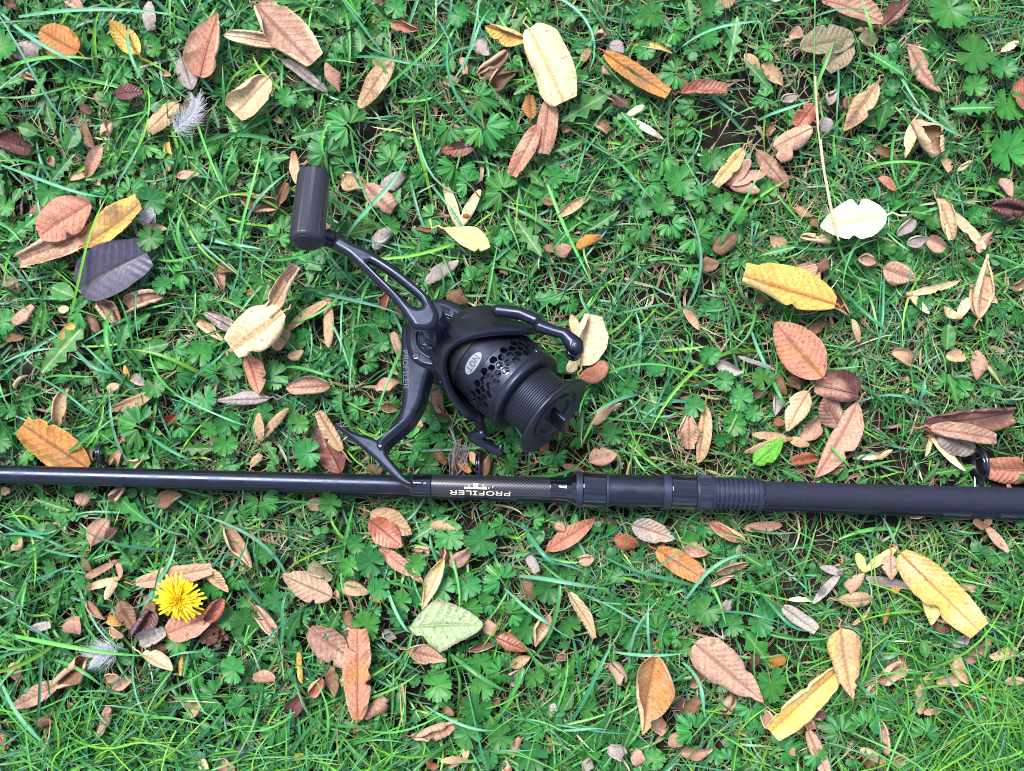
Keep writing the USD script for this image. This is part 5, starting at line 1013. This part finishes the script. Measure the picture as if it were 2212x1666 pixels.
for row in [(0,0,120,820,235,860),(0,0,440,960,500,830),(0,1,480,260,330,190),(0,1,1700,290,1740,180),(0,1,1990,410,1940,330),(0,1,930,600,1085,560),(1,0,1440,160,1530,40),(1,0,1255,1520,1270,1390),(2,0,690,820,700,690),(2,0,1370,690,1160,780),(2,0,1470,1370,1620,1390),(2,1,1710,600,1720,440),(2,1,1080,760,1130,660),(2,1,1040,700,1010,650),(2,1,1010,1450,1060,1360),(2,1,1120,1480,1200,1440),(2,1,1780,1180,1700,1080),
            (1,2,1220,210,1310,110),(1,2,1500,80,1520,0),(2,2,1580,930,1560,830),(1,2,1500,1170,1440,1270),(0,2,760,920,860,960),(2,0,20,920,70,860),(2,0,590,930,610,880),(2,2,1380,560,1330,600),(1,0,1480,480,1600,500),(2,1,430,1080,500,1060),(2,1,380,1230,400,1140),(0,0,90,1310,130,1220),(2,0,1220,1290,1270,1210)]:
    strip_at('oval_leaf', *row, 0)
for i, j, x, y, rad in [(0,2,1120,1250,62),(0,2,590,1000,48),(0,2,2080,120,55),(2,2,310,1490,55),(0,0,1000,1100,40),(1,2,30,740,40),(0,2,780,890,55),(0,2,1320,1400,50),(1,0,1220,800,40),(2,0,220,1530,40),(1,2,1660,90,45),(0,1,60,1240,40),(2,2,1100,1620,45),(1,2,120,1570,50)]:
    u, v = T(i, j, x, y); plant('clover_leaf', u, v, rand(11, 17), rand(-PI, PI), rad / 3 * KU / 10, rand(-.2, .2), rand(-.2, .2))

# ---------------------------------------------------------------- dandelion flower, bud, feathers, dry stem, dry seed head, roots
def dandelion():
    c = P(*T(0, 2, 1165, 548), 34); path = thing('dandelion_flower', 'fully open bright yellow dandelion flower in the lower left', 'flower', c)
    r = np.random.default_rng(5); nrm = unit([-.10, -.25, 1.0]); ex = unit(np.cross([0, 1, 0], nrm)); ey = np.cross(nrm, ex)
    n = 0
    for ring, (cnt, L0, el, w0) in enumerate(((30, 18.5, .02, 1.9), (26, 16.0, .22, 1.7), (22, 13.0, .45, 1.5), (18, 9.5, .75, 1.3), (12, 6.5, 1.05, 1.1))):
        for k in range(cnt):
            a = (k + r.uniform(-.3, .3)) / cnt * 2 * PI; L = L0 * r.uniform(.82, 1.1); e = el + r.uniform(-.12, .14)
            d = math.cos(a) * ex + math.sin(a) * ey; side = np.cross(nrm, d)
            t = np.array([0, .35, .7, .93, 1.0]); ee = e + .25 - .35 * t
            ln = 1.2 + t * (L - 1.2)
            mid = c + (ln * np.cos(ee))[:, None] * d + (ln * np.sin(ee) + .3 * ring)[:, None] * nrm
            wd = w0 / 2 * np.array([.45, .9, 1.0, .9, .55]); tw = r.uniform(-.4, .4)
            sv = side * math.cos(tw) + nrm * math.sin(tw)
            rows = np.stack([mid - wd[:, None] * sv + .22 * nrm, mid - .1 * nrm, mid + wd[:, None] * sv + .22 * nrm], 1); rows[-1, 1] -= d * .5
            v = rows.reshape(-1, 3)
            kk = np.repeat(t, 3)[:, None]
            col = np.array([.80, .56, .012]) * kk + np.array([.80, .52, .012]) * (1 - kk)
            mesh(path, 'petal', (v, grid_faces(5, 3)), 'petal', True, col * r.uniform(.9, 1.05))
    st = []
    for k in range(70):
        a = r.uniform(0, 2 * PI); q = r.uniform(0, 4.2); b = c + q * (math.cos(a) * ex + math.sin(a) * ey) + 2 * nrm
        st.append(tube([b, b + 3.5 * nrm + .3 * q * (math.cos(a) * ex + math.sin(a) * ey), b + 5.2 * nrm + .7 * q * (math.cos(a) * ex + math.sin(a) * ey)], .28, 5))
    m = cat(*st); mesh(path, 'stamens', m, 'petal', True, np.tile([.80, .52, .012], (len(m[0]), 1)))
    m = tube([c - .5 * nrm, c + [3, -1, -10], c + [6, -2, -20], c + [8, -2, -33]], 1.5, 8); mesh(path, 'stem', m, 'petal', True, np.tile([.12, .22, .06], (len(m[0]), 1)))
    q = c + np.stack(np.meshgrid(np.linspace(-18, 18, 20), np.linspace(-18, 18, 20)), -1).reshape(-1, 2) @ np.stack([ex, ey]); q = q[np.linalg.norm(q - c, axis=1) < 19]; shade_mask(q, .95)
dandelion()
def bud():
    c = P(*T(0, 2, 1935, 1572), 17); path = thing('yellow_bud', 'small yellow flower scrap in the grass at the bottom left of centre', 'flower', c)
    r = np.random.default_rng(8)
    for k in range(12):
        a = k / 12 * 2 * PI + r.uniform(-.2, .2); d = np.array([math.cos(a), math.sin(a), .5]); s = np.array([-math.sin(a), math.cos(a), 0])
        L = r.uniform(2.5, 5)
        v = np.array([c - .5 * s, c + .5 * s, c + d * L * .7 - .9 * s, c + d * L * .7 + .9 * s, c + d * L - .5 * s, c + d * L + .5 * s])
        mesh(path, 'petal', (v, np.array([[0, 1, 3], [0, 3, 2], [2, 3, 5], [2, 5, 4]])), 'petal', True, np.tile(np.array([.68, .45, .03]) * r.uniform(.8, 1.1), (6, 1)))
bud()
def feather(i, j, pts, w, label, seed, n=60):
    n = int(n * 3)
    z = 22; r = np.random.default_rng(seed); q = np.array([P(*T(i, j, x, y), z + 2 * k) for k, (x, y) in enumerate(pts)])
    path = thing('feather', label, 'feather', q[0]); cs = CubicSpline(np.linspace(0, 1, len(q)), q)
    m = tube(cs(np.linspace(0, 1, 16)), np.linspace(.35, .1, 16), 6); mesh(path, 'shaft', m, 'down', True, np.tile([.62, .62, .64], (len(m[0]), 1)))
    ms = []
    for k in range(n):
        for sd in (-1, 1):
            t = r.uniform(.02, 1); p = cs(t); d = unit(cs(min(t + .02, 1.0)) - cs(max(t - .02, 0))); s = unit(np.cross([0, 0, 1], d)) * sd
            soft_ = max(0, .55 - t)
            dr = unit(d * r.uniform(.5, 1.3) + s + np.array([0, 0, r.uniform(-.2, .5)]) + r.normal(0, .9 * soft_ + .12, 3)); L = w * r.uniform(.3, 1.0) * (1.25 - .6 * t)
            b = [p, p + dr * L * .5 + r.normal(0, .5, 3), p + dr * L + d * L * .3 + r.normal(0, .8, 3)]
            ms.append(tube(b, [.11, .08, .04], 3, False))
    m = cat(*ms); mesh(path, 'barbs', m, 'down', True, np.tile([.66, .67, .72], (len(m[0]), 1)))
    shade_mask(m[0], .9)
feather(0, 0, [(1130, 860), (1200, 790), (1255, 730), (1270, 640)], 11, 'small white and grey feather beside a rolled tan bract, upper left', 1, 90)
feather(0, 0, [(1010, 1390), (970, 1395), (915, 1400)], 7, 'tiny white feather at the end of the golden serrated leaf', 2, 45)
feather(0, 2, [(760, 890), (690, 900), (610, 930)], 13, 'fluffy bluish white feather at the lower left below the dandelion', 3, 80)
def dry_stem():
    pts = [(858, -60, 40), (855, 200, 42), (852, 450, 42), (860, 640, 42), (885, 900, 41), (920, 1150, 40), (965, 1380, 39), (1012, 1560, 36)]
    q = np.array([P(*T(2, 0, x, y), z) for x, y, z in pts]); path = thing('dry_grass_stem', 'long pale dry grass stem crossing the near white leaf', 'grass stem', q[-1])
    s = CubicSpline(np.arange(len(q)), q)(np.linspace(0, len(q) - 1, 60)); t = np.linspace(0, 1, 60)[:, None]
    m = tube(s, .55 + .12 * np.sin(np.linspace(0, 40, 60)), 7)
    k = np.clip((t - .35) * 5, 0, 1); c = np.array([.10, .24, .07]) * (1 - k) + np.array([.46, .42, .29]) * k
    mesh(path, 'stalk', m, 'dead_leaf', True, np.vstack([np.repeat(c, 7, 0), c[:1], c[-1:]]))
    sh = []
    for a, b in ((.33, .55), (.58, .78), (.74, .99)):
        kk = slice(int(a * 59), int(b * 59)); sh.append(tube(s[kk] + [.6, .3, .5], np.linspace(.8, .35, len(s[kk])), 6))
    m = cat(*sh); mesh(path, 'sheath', m, 'dead_leaf', True, np.tile([.46, .42, .28], (len(m[0]), 1)))
dry_stem()
def seed_head():
    c = P(*T(0, 2, 1390, 775), 15); path = thing('dry_seed_head', 'dried brown curled flower head just right below the dandelion flower', 'seed head', c); r = np.random.default_rng(4)
    for k in range(15):
        a = k * 2.4; R = 3 + k * .45; d = np.array([math.cos(a), math.sin(a), 0])
        b = c + d * R * .4; t = c + d * (R + 2.5) + [0, 0, 6 - .3 * k]
        v, f, cl = leaf_grid(np.linalg.norm(t - b), 6.5, 'torn', 9, 5, .1, 5, (.9, .9), .8, 0, .6, .3, 4, k + 900, .1, ((.13, .07, .05), (.06, .03, .02)), .6)
        mesh(path, 'bract', (b + v @ frame(b, t, 0).T, f), 'dead_leaf', True, cl)
    q = c + np.random.default_rng(1).normal(0, 5, (200, 3)) * [1, 1, .2]; shade_mask(q, .9)
seed_head()
def roots():
    u, v = rc(835, 1440); c = P(u, v, 14); path = thing('dry_root_tuft', 'grey tangled tuft of dry roots between the reel and the rod', 'root tuft', c); r = np.random.default_rng(6); ms = []
    for k in range(70):
        a = P(*rc(820 + r.uniform(-25, 25), 1490 + r.uniform(-20, 20)), 8); b = P(*rc(850 + r.uniform(-40, 40), 1330 + r.uniform(-10, 70)), r.uniform(12, 24))
        ms.append(tube([a, .5 * (a + b) + r.normal(0, 3, 3), b], [.45, .35, .15], 5, False))
    m = cat(*ms); mesh(path, 'strands', m, 'dead_leaf', True, np.tile([.20, .175, .175], (len(m[0]), 1))); shade_mask(m[0], .9)
roots()

# ---------------------------------------------------------------- the mat of small leaves under and between the grass
def ground_cover():
    UsdGeom.Xform.Define(stage, '/World/ground_cover')
    inst = UsdGeom.PointInstancer.Define(stage, '/World/ground_cover/small_leaves'); protos = []
    for (kind, k), first in FIRST.items():
        if kind == 'oval_leaf': continue
        pp = f'/World/ground_cover/small_leaves/{kind}_kind' + 'abcd'[k]
        x = UsdGeom.Xform.Define(stage, pp); x.GetPrim().GetReferences().AddInternalReference(first)
        for op, val in zip(UsdGeom.Xformable(stage.GetPrimAtPath(first)).GetOrderedXformOps(), (Gf.Vec3d(0), Gf.Vec3f(0), Gf.Vec3f(1))):
            x.GetPrim().CreateAttribute(op.GetOpName(), op.GetAttr().GetTypeName()).Set(val)
        for key, val in (('label', ''), ('category', ''), ('group', '')): x.GetPrim().SetCustomDataByKey(key, val)
        protos.append((pp, kind))
    r = np.random.default_rng(91); pos, ori, sca, ids = [], [], [], []
    for _ in range(5200):
        x, y = r.uniform(-470, 470), r.uniform(-370, 370)
        if meshkit.fbm(np.array([x / 70, y / 70, 9.1]), 3, 5) < .44 + .10 * (x > 150) + .08 * r.uniform(-1, 1): continue
        z = r.uniform(5, 15); p = np.array([[x, y, z]]); i, j, ok = cells(p)
        if ok[0] and (hard_lo[i[0], j[0]] < z + 5 or soft[i[0], j[0]] > .7): continue
        k = int(r.choice(len(protos), p=PW)) if False else int(r.integers(len(protos)))
        kd = protos[k][1]
        pos.append(Gf.Vec3f(x / 1000, y / 1000, z / 1000)); ids.append(k)
        q = Rot.from_euler('xyz', [r.uniform(-.4, .4), r.uniform(-.4, .4), r.uniform(-PI, PI)]).as_quat()
        ori.append(Gf.Quath(float(q[3]), float(q[0]), float(q[1]), float(q[2])))
        sc = r.uniform(.35, .85) if kd[0] != 'd' else r.uniform(.4, .9); sca.append(Gf.Vec3f(sc, sc, sc))
    inst.CreatePrototypesRel().SetTargets([pp for pp, _ in protos])
    inst.CreatePositionsAttr(Vt.Vec3fArray(pos)); inst.CreateOrientationsAttr(Vt.QuathArray(ori)); inst.CreateScalesAttr(Vt.Vec3fArray(sca)); inst.CreateProtoIndicesAttr(Vt.IntArray(ids))
    tag(stage.GetPrimAtPath('/World/ground_cover'), 'mat of small jagged green weed leaves low between the grass blades', 'weeds', kind='stuff')
ground_cover()

# ---------------------------------------------------------------- grass, dry thatch and crumbs: what nobody could count
from scipy.ndimage import maximum_filter, minimum_filter
hl_ = minimum_filter(hard_lo, 3); hh_ = maximum_filter(hard_hi, 3)
sf_ = maximum_filter(soft, 3); sz_ = maximum_filter(soft_z, 3)
def blades(n, box, lmin, lmax, wmin, wmax, e0, e1, seed, pal, prob, rows=8, vee=True, bendy=1.0, z0=(0, 2), mask=True, density=None, heading=None):
    """Vertices, triangles and colours of many arching blades rooted within the box (mm)."""
    r = np.random.default_rng(seed)
    x = r.uniform(box[0], box[1], n); y = r.uniform(box[2], box[3], n)
    if density is not None:
        keep = r.uniform(0, 1, n) < density(x, y); x, y = x[keep], y[keep]; n = len(x)
    if mask:
        cl_ = meshkit.fbm(np.stack([x / 34, y / 34, 0 * x + 3.7], -1), 3, 77)
        keep = r.uniform(0, 1, n) < np.clip(.35 + 4.2 * (cl_ - .42), .22, 1); x, y = x[keep], y[keep]; n = len(x)
    L = lmin + (lmax - lmin) * r.beta(1.6, 2.6, n); wd = wmin + (wmax - wmin) * r.beta(1.5, 2.5, n)
    hd = r.uniform(-PI, PI, n)
    if heading is not None: hd = np.where(r.uniform(0, 1, n) < heading[1], r.normal(heading[0], .6, n), hd)
    a0 = r.uniform(*e0, n); a1 = r.uniform(*e1, n)
    kap = r.normal(0, .75 * bendy, n); t = np.linspace(0, 1, rows)
    el = a0[:, None] + (a1 - a0)[:, None] * t ** .8
    he = hd[:, None] + kap[:, None] * t ** 1.3 + .15 * np.sin(t * 5 + r.uniform(0, 6, n)[:, None])
    ds = L[:, None] / (rows - 1)
    step = np.stack([np.cos(el) * np.cos(he), np.cos(el) * np.sin(he), np.sin(el)], -1) * ds[..., None]
    p = np.concatenate([np.zeros((n, 1, 3)), np.cumsum(step[:, :-1], 1)], 1) + np.stack([x, y, r.uniform(*z0, n)], -1)[:, None]
    p[..., 2] = np.where(p[..., 2] < 2.0, 2.0 + .3 * (p[..., 2] - 2.0) * 0 + r.uniform(0, 1.5, (n, 1)), p[..., 2])
    if mask:
        i, j, ok = cells(p.reshape(-1, 3)); z = p[..., 2].reshape(-1)
        bad = ((z > hl_[i, j] - 1.0) & (z < hh_[i, j] + 1.5) & ok).reshape(n, rows).any(1)
        over = ((z >= hh_[i, j] + 1.5) & (hh_[i, j] > -1e5) & ok).reshape(n, rows).any(1)
        s = np.where(ok & (z > sz_[i, j] - 5), sf_[i, j], 0).reshape(n, rows).max(1)
        keep = ~bad & (~over | (r.uniform(0, 1, n) < .12)) & (r.uniform(0, 1, n) >= s)
        p, wd, el, he, n = p[keep], wd[keep], el[keep], he[keep], int(keep.sum())
    side = np.stack([-np.sin(he), np.cos(he), np.zeros_like(he)], -1)
    tw = r.normal(0, .55, n)[:, None] * (.3 + t); up = np.array([0, 0, 1.0])
    up = np.stack([-np.sin(el) * np.cos(he), -np.sin(el) * np.sin(he), np.cos(el)], -1)
    sv = side * np.cos(tw)[..., None] + up * np.sin(tw)[..., None]
    nv_ = -side * np.sin(tw)[..., None] + up * np.cos(tw)[..., None]
    prof = np.clip(.75 + .6 * t, 0, 1) * (1 - np.clip((t - .45) / .55, 0, 1) ** 2.2) + .03
    w = (wd[:, None] * prof)[..., None] / 2
    cols_ = [p - w * sv + .28 * w * nv_, p - .28 * w * nv_, p + w * sv + .28 * w * nv_] if vee else [p - w * sv, p + w * sv]
    k = len(cols_); v = np.stack(cols_, 2)
    base = grid_faces(rows, k); f = (base[None] + (np.arange(n) * rows * k)[:, None, None]).reshape(-1, 3)
    pal = np.array(pal); c = pal[r.choice(len(pal), n, p=np.array(prob) / sum(prob))] * r.uniform(.75, 1.25, (n, 1)) * np.exp(r.normal(0, .06, (n, 3)))
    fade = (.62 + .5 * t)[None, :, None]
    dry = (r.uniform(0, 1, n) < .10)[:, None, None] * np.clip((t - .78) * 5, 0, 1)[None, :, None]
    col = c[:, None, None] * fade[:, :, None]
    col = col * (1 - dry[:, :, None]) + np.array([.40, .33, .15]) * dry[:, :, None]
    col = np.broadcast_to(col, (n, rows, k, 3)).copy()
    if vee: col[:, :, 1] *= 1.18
    return v.reshape(-1, 3), f, np.clip(col.reshape(-1, 3), .004, .8)

PAL = [(.022, .105, .026), (.042, .185, .042), (.078, .285, .055), (.125, .320, .030), (.034, .165, .080), (.090, .265, .155), (.34, .29, .15), (.45, .42, .30)]
def join(*ms):
    vs, fs, cs, n = [], [], [], 0
    for v, f, c in ms: vs.append(v); fs.append(f + n); cs.append(c); n += len(v)
    return np.vstack(vs), np.vstack(fs), np.vstack(cs)
BOX = (-450, 450, -350, 350)
def right_fine(x, y): return np.clip(.35 + (x - 40) / 300, .25, 1.0)
def left_long(x, y): return np.clip(.75 - (x - 0) / 420, .15, 1.0)
def corner(x, y): return np.clip((x - 120) / 200, 0, 1) * np.clip((-y - 120) / 100, 0, 1)
def bottom_left(x, y): return np.clip((-y - 190) / 60, 0, 1) * np.clip((60 - x) / 100, 0, 1)
parts_ = [
 blades(27000, BOX, 16, 52, .8, 2.0, (.3, 1.2), (-.5, .5), 1, PAL, (4, 4, 2.2, .8, 2, 1, .35, .2), 7, False),
 blades(17000, BOX, 18, 55, .5, 1.3, (.25, 1.2), (-.5, .5), 2, PAL, (4, 4, 3, 1.2, 1.2, .5, .3, .3), 7, False, density=right_fine),
 blades(10000, BOX, 36, 105, 1.3, 3.0, (.35, 1.1), (-.65, .2), 3, PAL, (3, 4, 2.5, 1, 3, 2, .12, .06), 10, True, density=left_long),
 blades(1600, BOX, 70, 150, 1.5, 3.1, (.4, .9), (-.5, .05), 4, PAL, (2, 3, 2, 1, 3, 3, .1, .05), 12, True, density=left_long),
 blades(5500, (100, 450, -350, -120), 45, 110, .9, 2.0, (.5, 1.2), (-.5, .3), 5, PAL, (1, 3, 4, 4, 1, .5, .1, .05), 9, True, density=corner, heading=(2.3, .6)),
 blades(5500, (-450, 160, -350, -150), 45, 110, .9, 2.2, (.5, 1.2), (-.5, .3), 6, PAL, (1, 3, 4, 3, 1, .6, .1, .05), 9, True, density=bottom_left, heading=(.6, .45)),
]
# the long blades that stand out in the picture, each along its own course
LONG = [(0,0,[(120,110),(380,75),(700,62),(1140,92)],24),(0,0,[(-30,470),(200,390),(420,368),(610,385)],22),(0,0,[(1545,1640),(1570,1450),(1640,1180),(1700,900)],18),(0,0,[(-20,1060),(250,1160),(480,1240),(700,1280)],20),(0,0,[(1240,660),(1330,950),(1420,1160),(1480,1270)],15),(0,0,[(-20,60),(180,230),(360,340),(560,450)],22),(0,0,[(840,160),(830,280),(870,420),(950,560)],20),(0,0,[(1480,1330),(1450,1180),(1480,1050),(1560,900)],20),(0,0,[(1590,1480),(1640,1340),(1740,1220),(1880,1110)],20),
 (0,1,[(740,340),(690,450),(700,600),(745,720)],30),(0,1,[(240,780),(420,880),(560,990),(700,1060)],14),(0,1,[(1245,780),(1330,720),(1420,650),(1480,580)],16),(0,1,[(450,560),(540,660),(640,730),(780,750)],22),(0,1,[(340,1350),(480,1240),(620,1130),(800,1000)],20),(0,1,[(940,1120),(1050,1220),(1180,1290),(1260,1330)],20),(0,1,[(1130,880),(1250,950),(1500,1060),(1600,1080)],12),(0,1,[(0,700),(120,640),(260,600),(420,600)],14),(0,1,[(1840,720),(1960,720),(2100,760),(2200,780)],18),
 (1,0,[(0,390),(250,375),(500,420),(760,400)],18),(1,0,[(20,1560),(150,1380),(290,1230),(420,1030)],26),(1,0,[(230,620),(400,470),(560,320),(700,170)],18),(1,0,[(700,560),(830,340),(880,200),(960,60)],16),
 (2,0,[(490,780),(600,730),(720,690),(840,650)],18),(2,0,[(840,760),(870,560),(930,400),(980,260)],20),(2,0,[(1210,340),(1225,220),(1200,120),(1160,-20)],20),(2,0,[(0,300),(200,190),(380,150),(520,130)],18),(2,0,[(1440,650),(1560,740),(1700,830),(1850,900)],18),(2,0,[(1150,1130),(1300,1060),(1480,1050),(1650,1080)],16),(2,0,[(960,300),(1010,500),(1000,700),(1010,900)],12),
 (0,2,[(-10,770),(300,830),(650,890),(1000,920)],26),(0,2,[(900,700),(1000,480),(1090,330),(1140,160)],24),(0,2,[(1380,500),(1480,390),(1570,260),(1610,120)],16),(0,2,[(180,200),(330,240),(480,270),(600,260)],16),(0,2,[(1220,300),(1100,420),(960,560),(840,600)],12),(0,2,[(-20,1000),(60,1200),(180,1380),(330,1520)],26),(0,2,[(320,940),(460,980),(580,1050),(690,1140)],22),(0,2,[(1450,860),(1300,890),(1180,900),(1060,950)],14),(0,2,[(1780,920),(1830,760),(1830,600),(1900,480)],20),(0,2,[(0,140),(180,130),(340,180),(480,260)],18),
 (1,2,[(1010,1350),(1100,1180),(1160,1060),(1170,960)],26),(1,2,[(700,900),(800,980),(960,1090),(1090,1150)],26),(1,2,[(1270,900),(1370,720),(1410,540),(1420,380)],24),(1,2,[(1150,400),(1320,420),(1500,450),(1740,490)],26),(1,2,[(1060,480),(1200,610),(1310,690),(1380,730)],20),(1,2,[(1500,1330),(1600,1150),(1680,980),(1780,800)],26),(1,2,[(1760,890),(1900,910),(2060,915),(2230,900)],20),(1,2,[(300,470),(330,580),(400,720),(460,760)],20),(1,2,[(1170,60),(1260,200),(1340,290),(1420,330)],26),(1,2,[(2000,960),(1990,820),(1985,700),(1995,560)],16),(1,2,[(940,690),(1010,610),(1060,530),(1090,480)],12),(1,2,[(540,1240),(700,1330),(860,1390),(1000,1400)],18),(1,2,[(1360,1390),(1500,1400),(1600,1390),(1740,1400)],16),
 (2,2,[(490,500),(600,620),(700,720),(840,760)],20),(2,2,[(1090,1030),(1170,1130),(1230,1180),(1310,1220)],16),(2,2,[(0,580),(120,420),(250,310),(420,260)],22),(2,2,[(0,960),(100,1080),(130,1200),(150,1340)],22),(2,2,[(220,640),(400,640),(560,680),(680,720)],14),(2,2,[(790,1025),(700,940),(640,880),(590,840)],18),(2,2,[(1220,960),(1290,940),(1350,925),(1400,912)],22),
 (2,1,[(1070,250),(1160,340),(1260,430),(1390,520)],18),(2,1,[(1310,90),(1300,260),(1290,440),(1240,640)],16),(2,1,[(560,720),(600,840),(640,920),(670,980)],22),(2,1,[(440,460),(480,580),(530,690),(570,760)],20),(2,1,[(1510,990),(1540,920),(1565,840),(1562,770)],22),(2,1,[(900,1180),(980,1250),(1050,1320),(1100,1390)],14),(2,1,[(1110,1380),(1150,1310),(1210,1280),(1290,1260)],14)]
def long_blades():
    out = []; r = np.random.default_rng(77)
    for i, j, pts, w in LONG:
        h = r.uniform(28, 40); z = [h * .35, h * .85, h, h * .8]
        q = np.array([P(*T(i, j, x, y), zz) for (x, y), zz in zip(pts, z)])
        s = CubicSpline(np.arange(4), q)(np.linspace(0, 3, 20)); d = np.gradient(s, axis=0); d /= np.linalg.norm(d, axis=1, keepdims=True)
        sd = np.cross([0, 0, 1], d); sd /= np.linalg.norm(sd, axis=1, keepdims=True); tw = r.uniform(-.5, .5) * np.linspace(-1, 1, 20)[:, None]
        n_ = np.cross(d, sd); sv = sd * np.cos(tw) + n_ * np.sin(tw); t = np.linspace(0, 1, 20)[:, None]
        w_ = w / 3 * KU / 2 * (np.clip(.7 + t, 0, 1) * (1 - np.clip((t - .55) / .45, 0, 1) ** 2) + .04)
        v = np.stack([s - w_ * sv + .3 * w_ * n_, s - .3 * w_ * n_, s + w_ * sv + .3 * w_ * n_], 1).reshape(-1, 3)
        c = np.array(PAL[r.choice([1, 2, 4, 5, 5, 4])]) * r.uniform(.9, 1.25)
        col = np.tile(c, (60, 1)); col[1::3] *= 1.2
        out.append((v, grid_faces(20, 3), col))
    return join(*out)
parts_.append(long_blades())
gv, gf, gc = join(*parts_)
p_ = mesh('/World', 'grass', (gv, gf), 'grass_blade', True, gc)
tag(pm(p_), 'living green lawn grass, short and long blades all over the ground', 'grass', kind='stuff')

TP = [(.09, .066, .038), (.20, .165, .11), (.04, .028, .018), (.02, .015, .011), (.06, .05, .043)]
th = join(blades(15000, BOX, 12, 55, .3, .8, (-.05, .25), (-.15, .15), 31, TP, (3, 1.2, 4, 4, 2), 6, False, 1.6, (1, 7)),
          blades(5000, BOX, 10, 30, 1.0, 3.2, (-.1, .25), (-.2, .2), 32, TP, (2, .4, 4, 4, 1.5), 4, False, 1.2, (1, 6)))
p_ = mesh('/World', 'dry_thatch', (th[0], th[1]), 'dead_leaf', True, th[2])
tag(pm(p_), 'dry brown thatch and crumbs of leaf between the grass roots', 'thatch', kind='stuff')

# the lawn goes on outside the frame: patches of the same grass, laid on the ground all round
UsdGeom.Xform.Define(stage, '/World/surrounding_grass')
inst = UsdGeom.PointInstancer.Define(stage, '/World/surrounding_grass/patches')
pv = join(blades(2600, (-130, 130, -130, 130), 25, 75, 1.0, 2.4, (.4, 1.2), (-.5, .4), 61, PAL, (3, 4, 2.5, 1.2, 2, 1, .3, .2), 7, False, mask=False))
LOC['/World/surrounding_grass/patches/patch'] = np.zeros(3)
usdkit.mesh(stage, '/World/surrounding_grass/patches/patch', (pv[0] / 1000, pv[1]), MAT['grass_blade'], smooth=True)
UsdGeom.PrimvarsAPI(UsdGeom.Mesh.Get(stage, '/World/surrounding_grass/patches/patch')).CreatePrimvar('tint', Sdf.ValueTypeNames.Color3fArray, 'vertex').Set(Vt.Vec3fArray.FromNumpy(pv[2].astype(np.float32)))
inst.CreatePrototypesRel().SetTargets(['/World/surrounding_grass/patches/patch'])
rr = np.random.default_rng(3); pos, ori = [], []
for gx in np.arange(-2.2, 2.21, .2):
    for gy in np.arange(-2.0, 2.01, .2):
        if abs(gx) < .56 and abs(gy) < .46: continue
        a = rr.uniform(0, 2 * PI); pos.append((gx + rr.uniform(-.04, .04), gy + rr.uniform(-.04, .04), 0)); ori.append(Gf.Quath(math.cos(a / 2), 0, 0, math.sin(a / 2)))
inst.CreatePositionsAttr(Vt.Vec3fArray([Gf.Vec3f(*map(float, q)) for q in pos])); inst.CreateOrientationsAttr(Vt.QuathArray(ori)); inst.CreateProtoIndicesAttr(Vt.IntArray([0] * len(pos)))
tag(stage.GetPrimAtPath('/World/surrounding_grass'), 'lawn grass going on outside the picture on every side', 'grass', kind='stuff')
settle_labels()
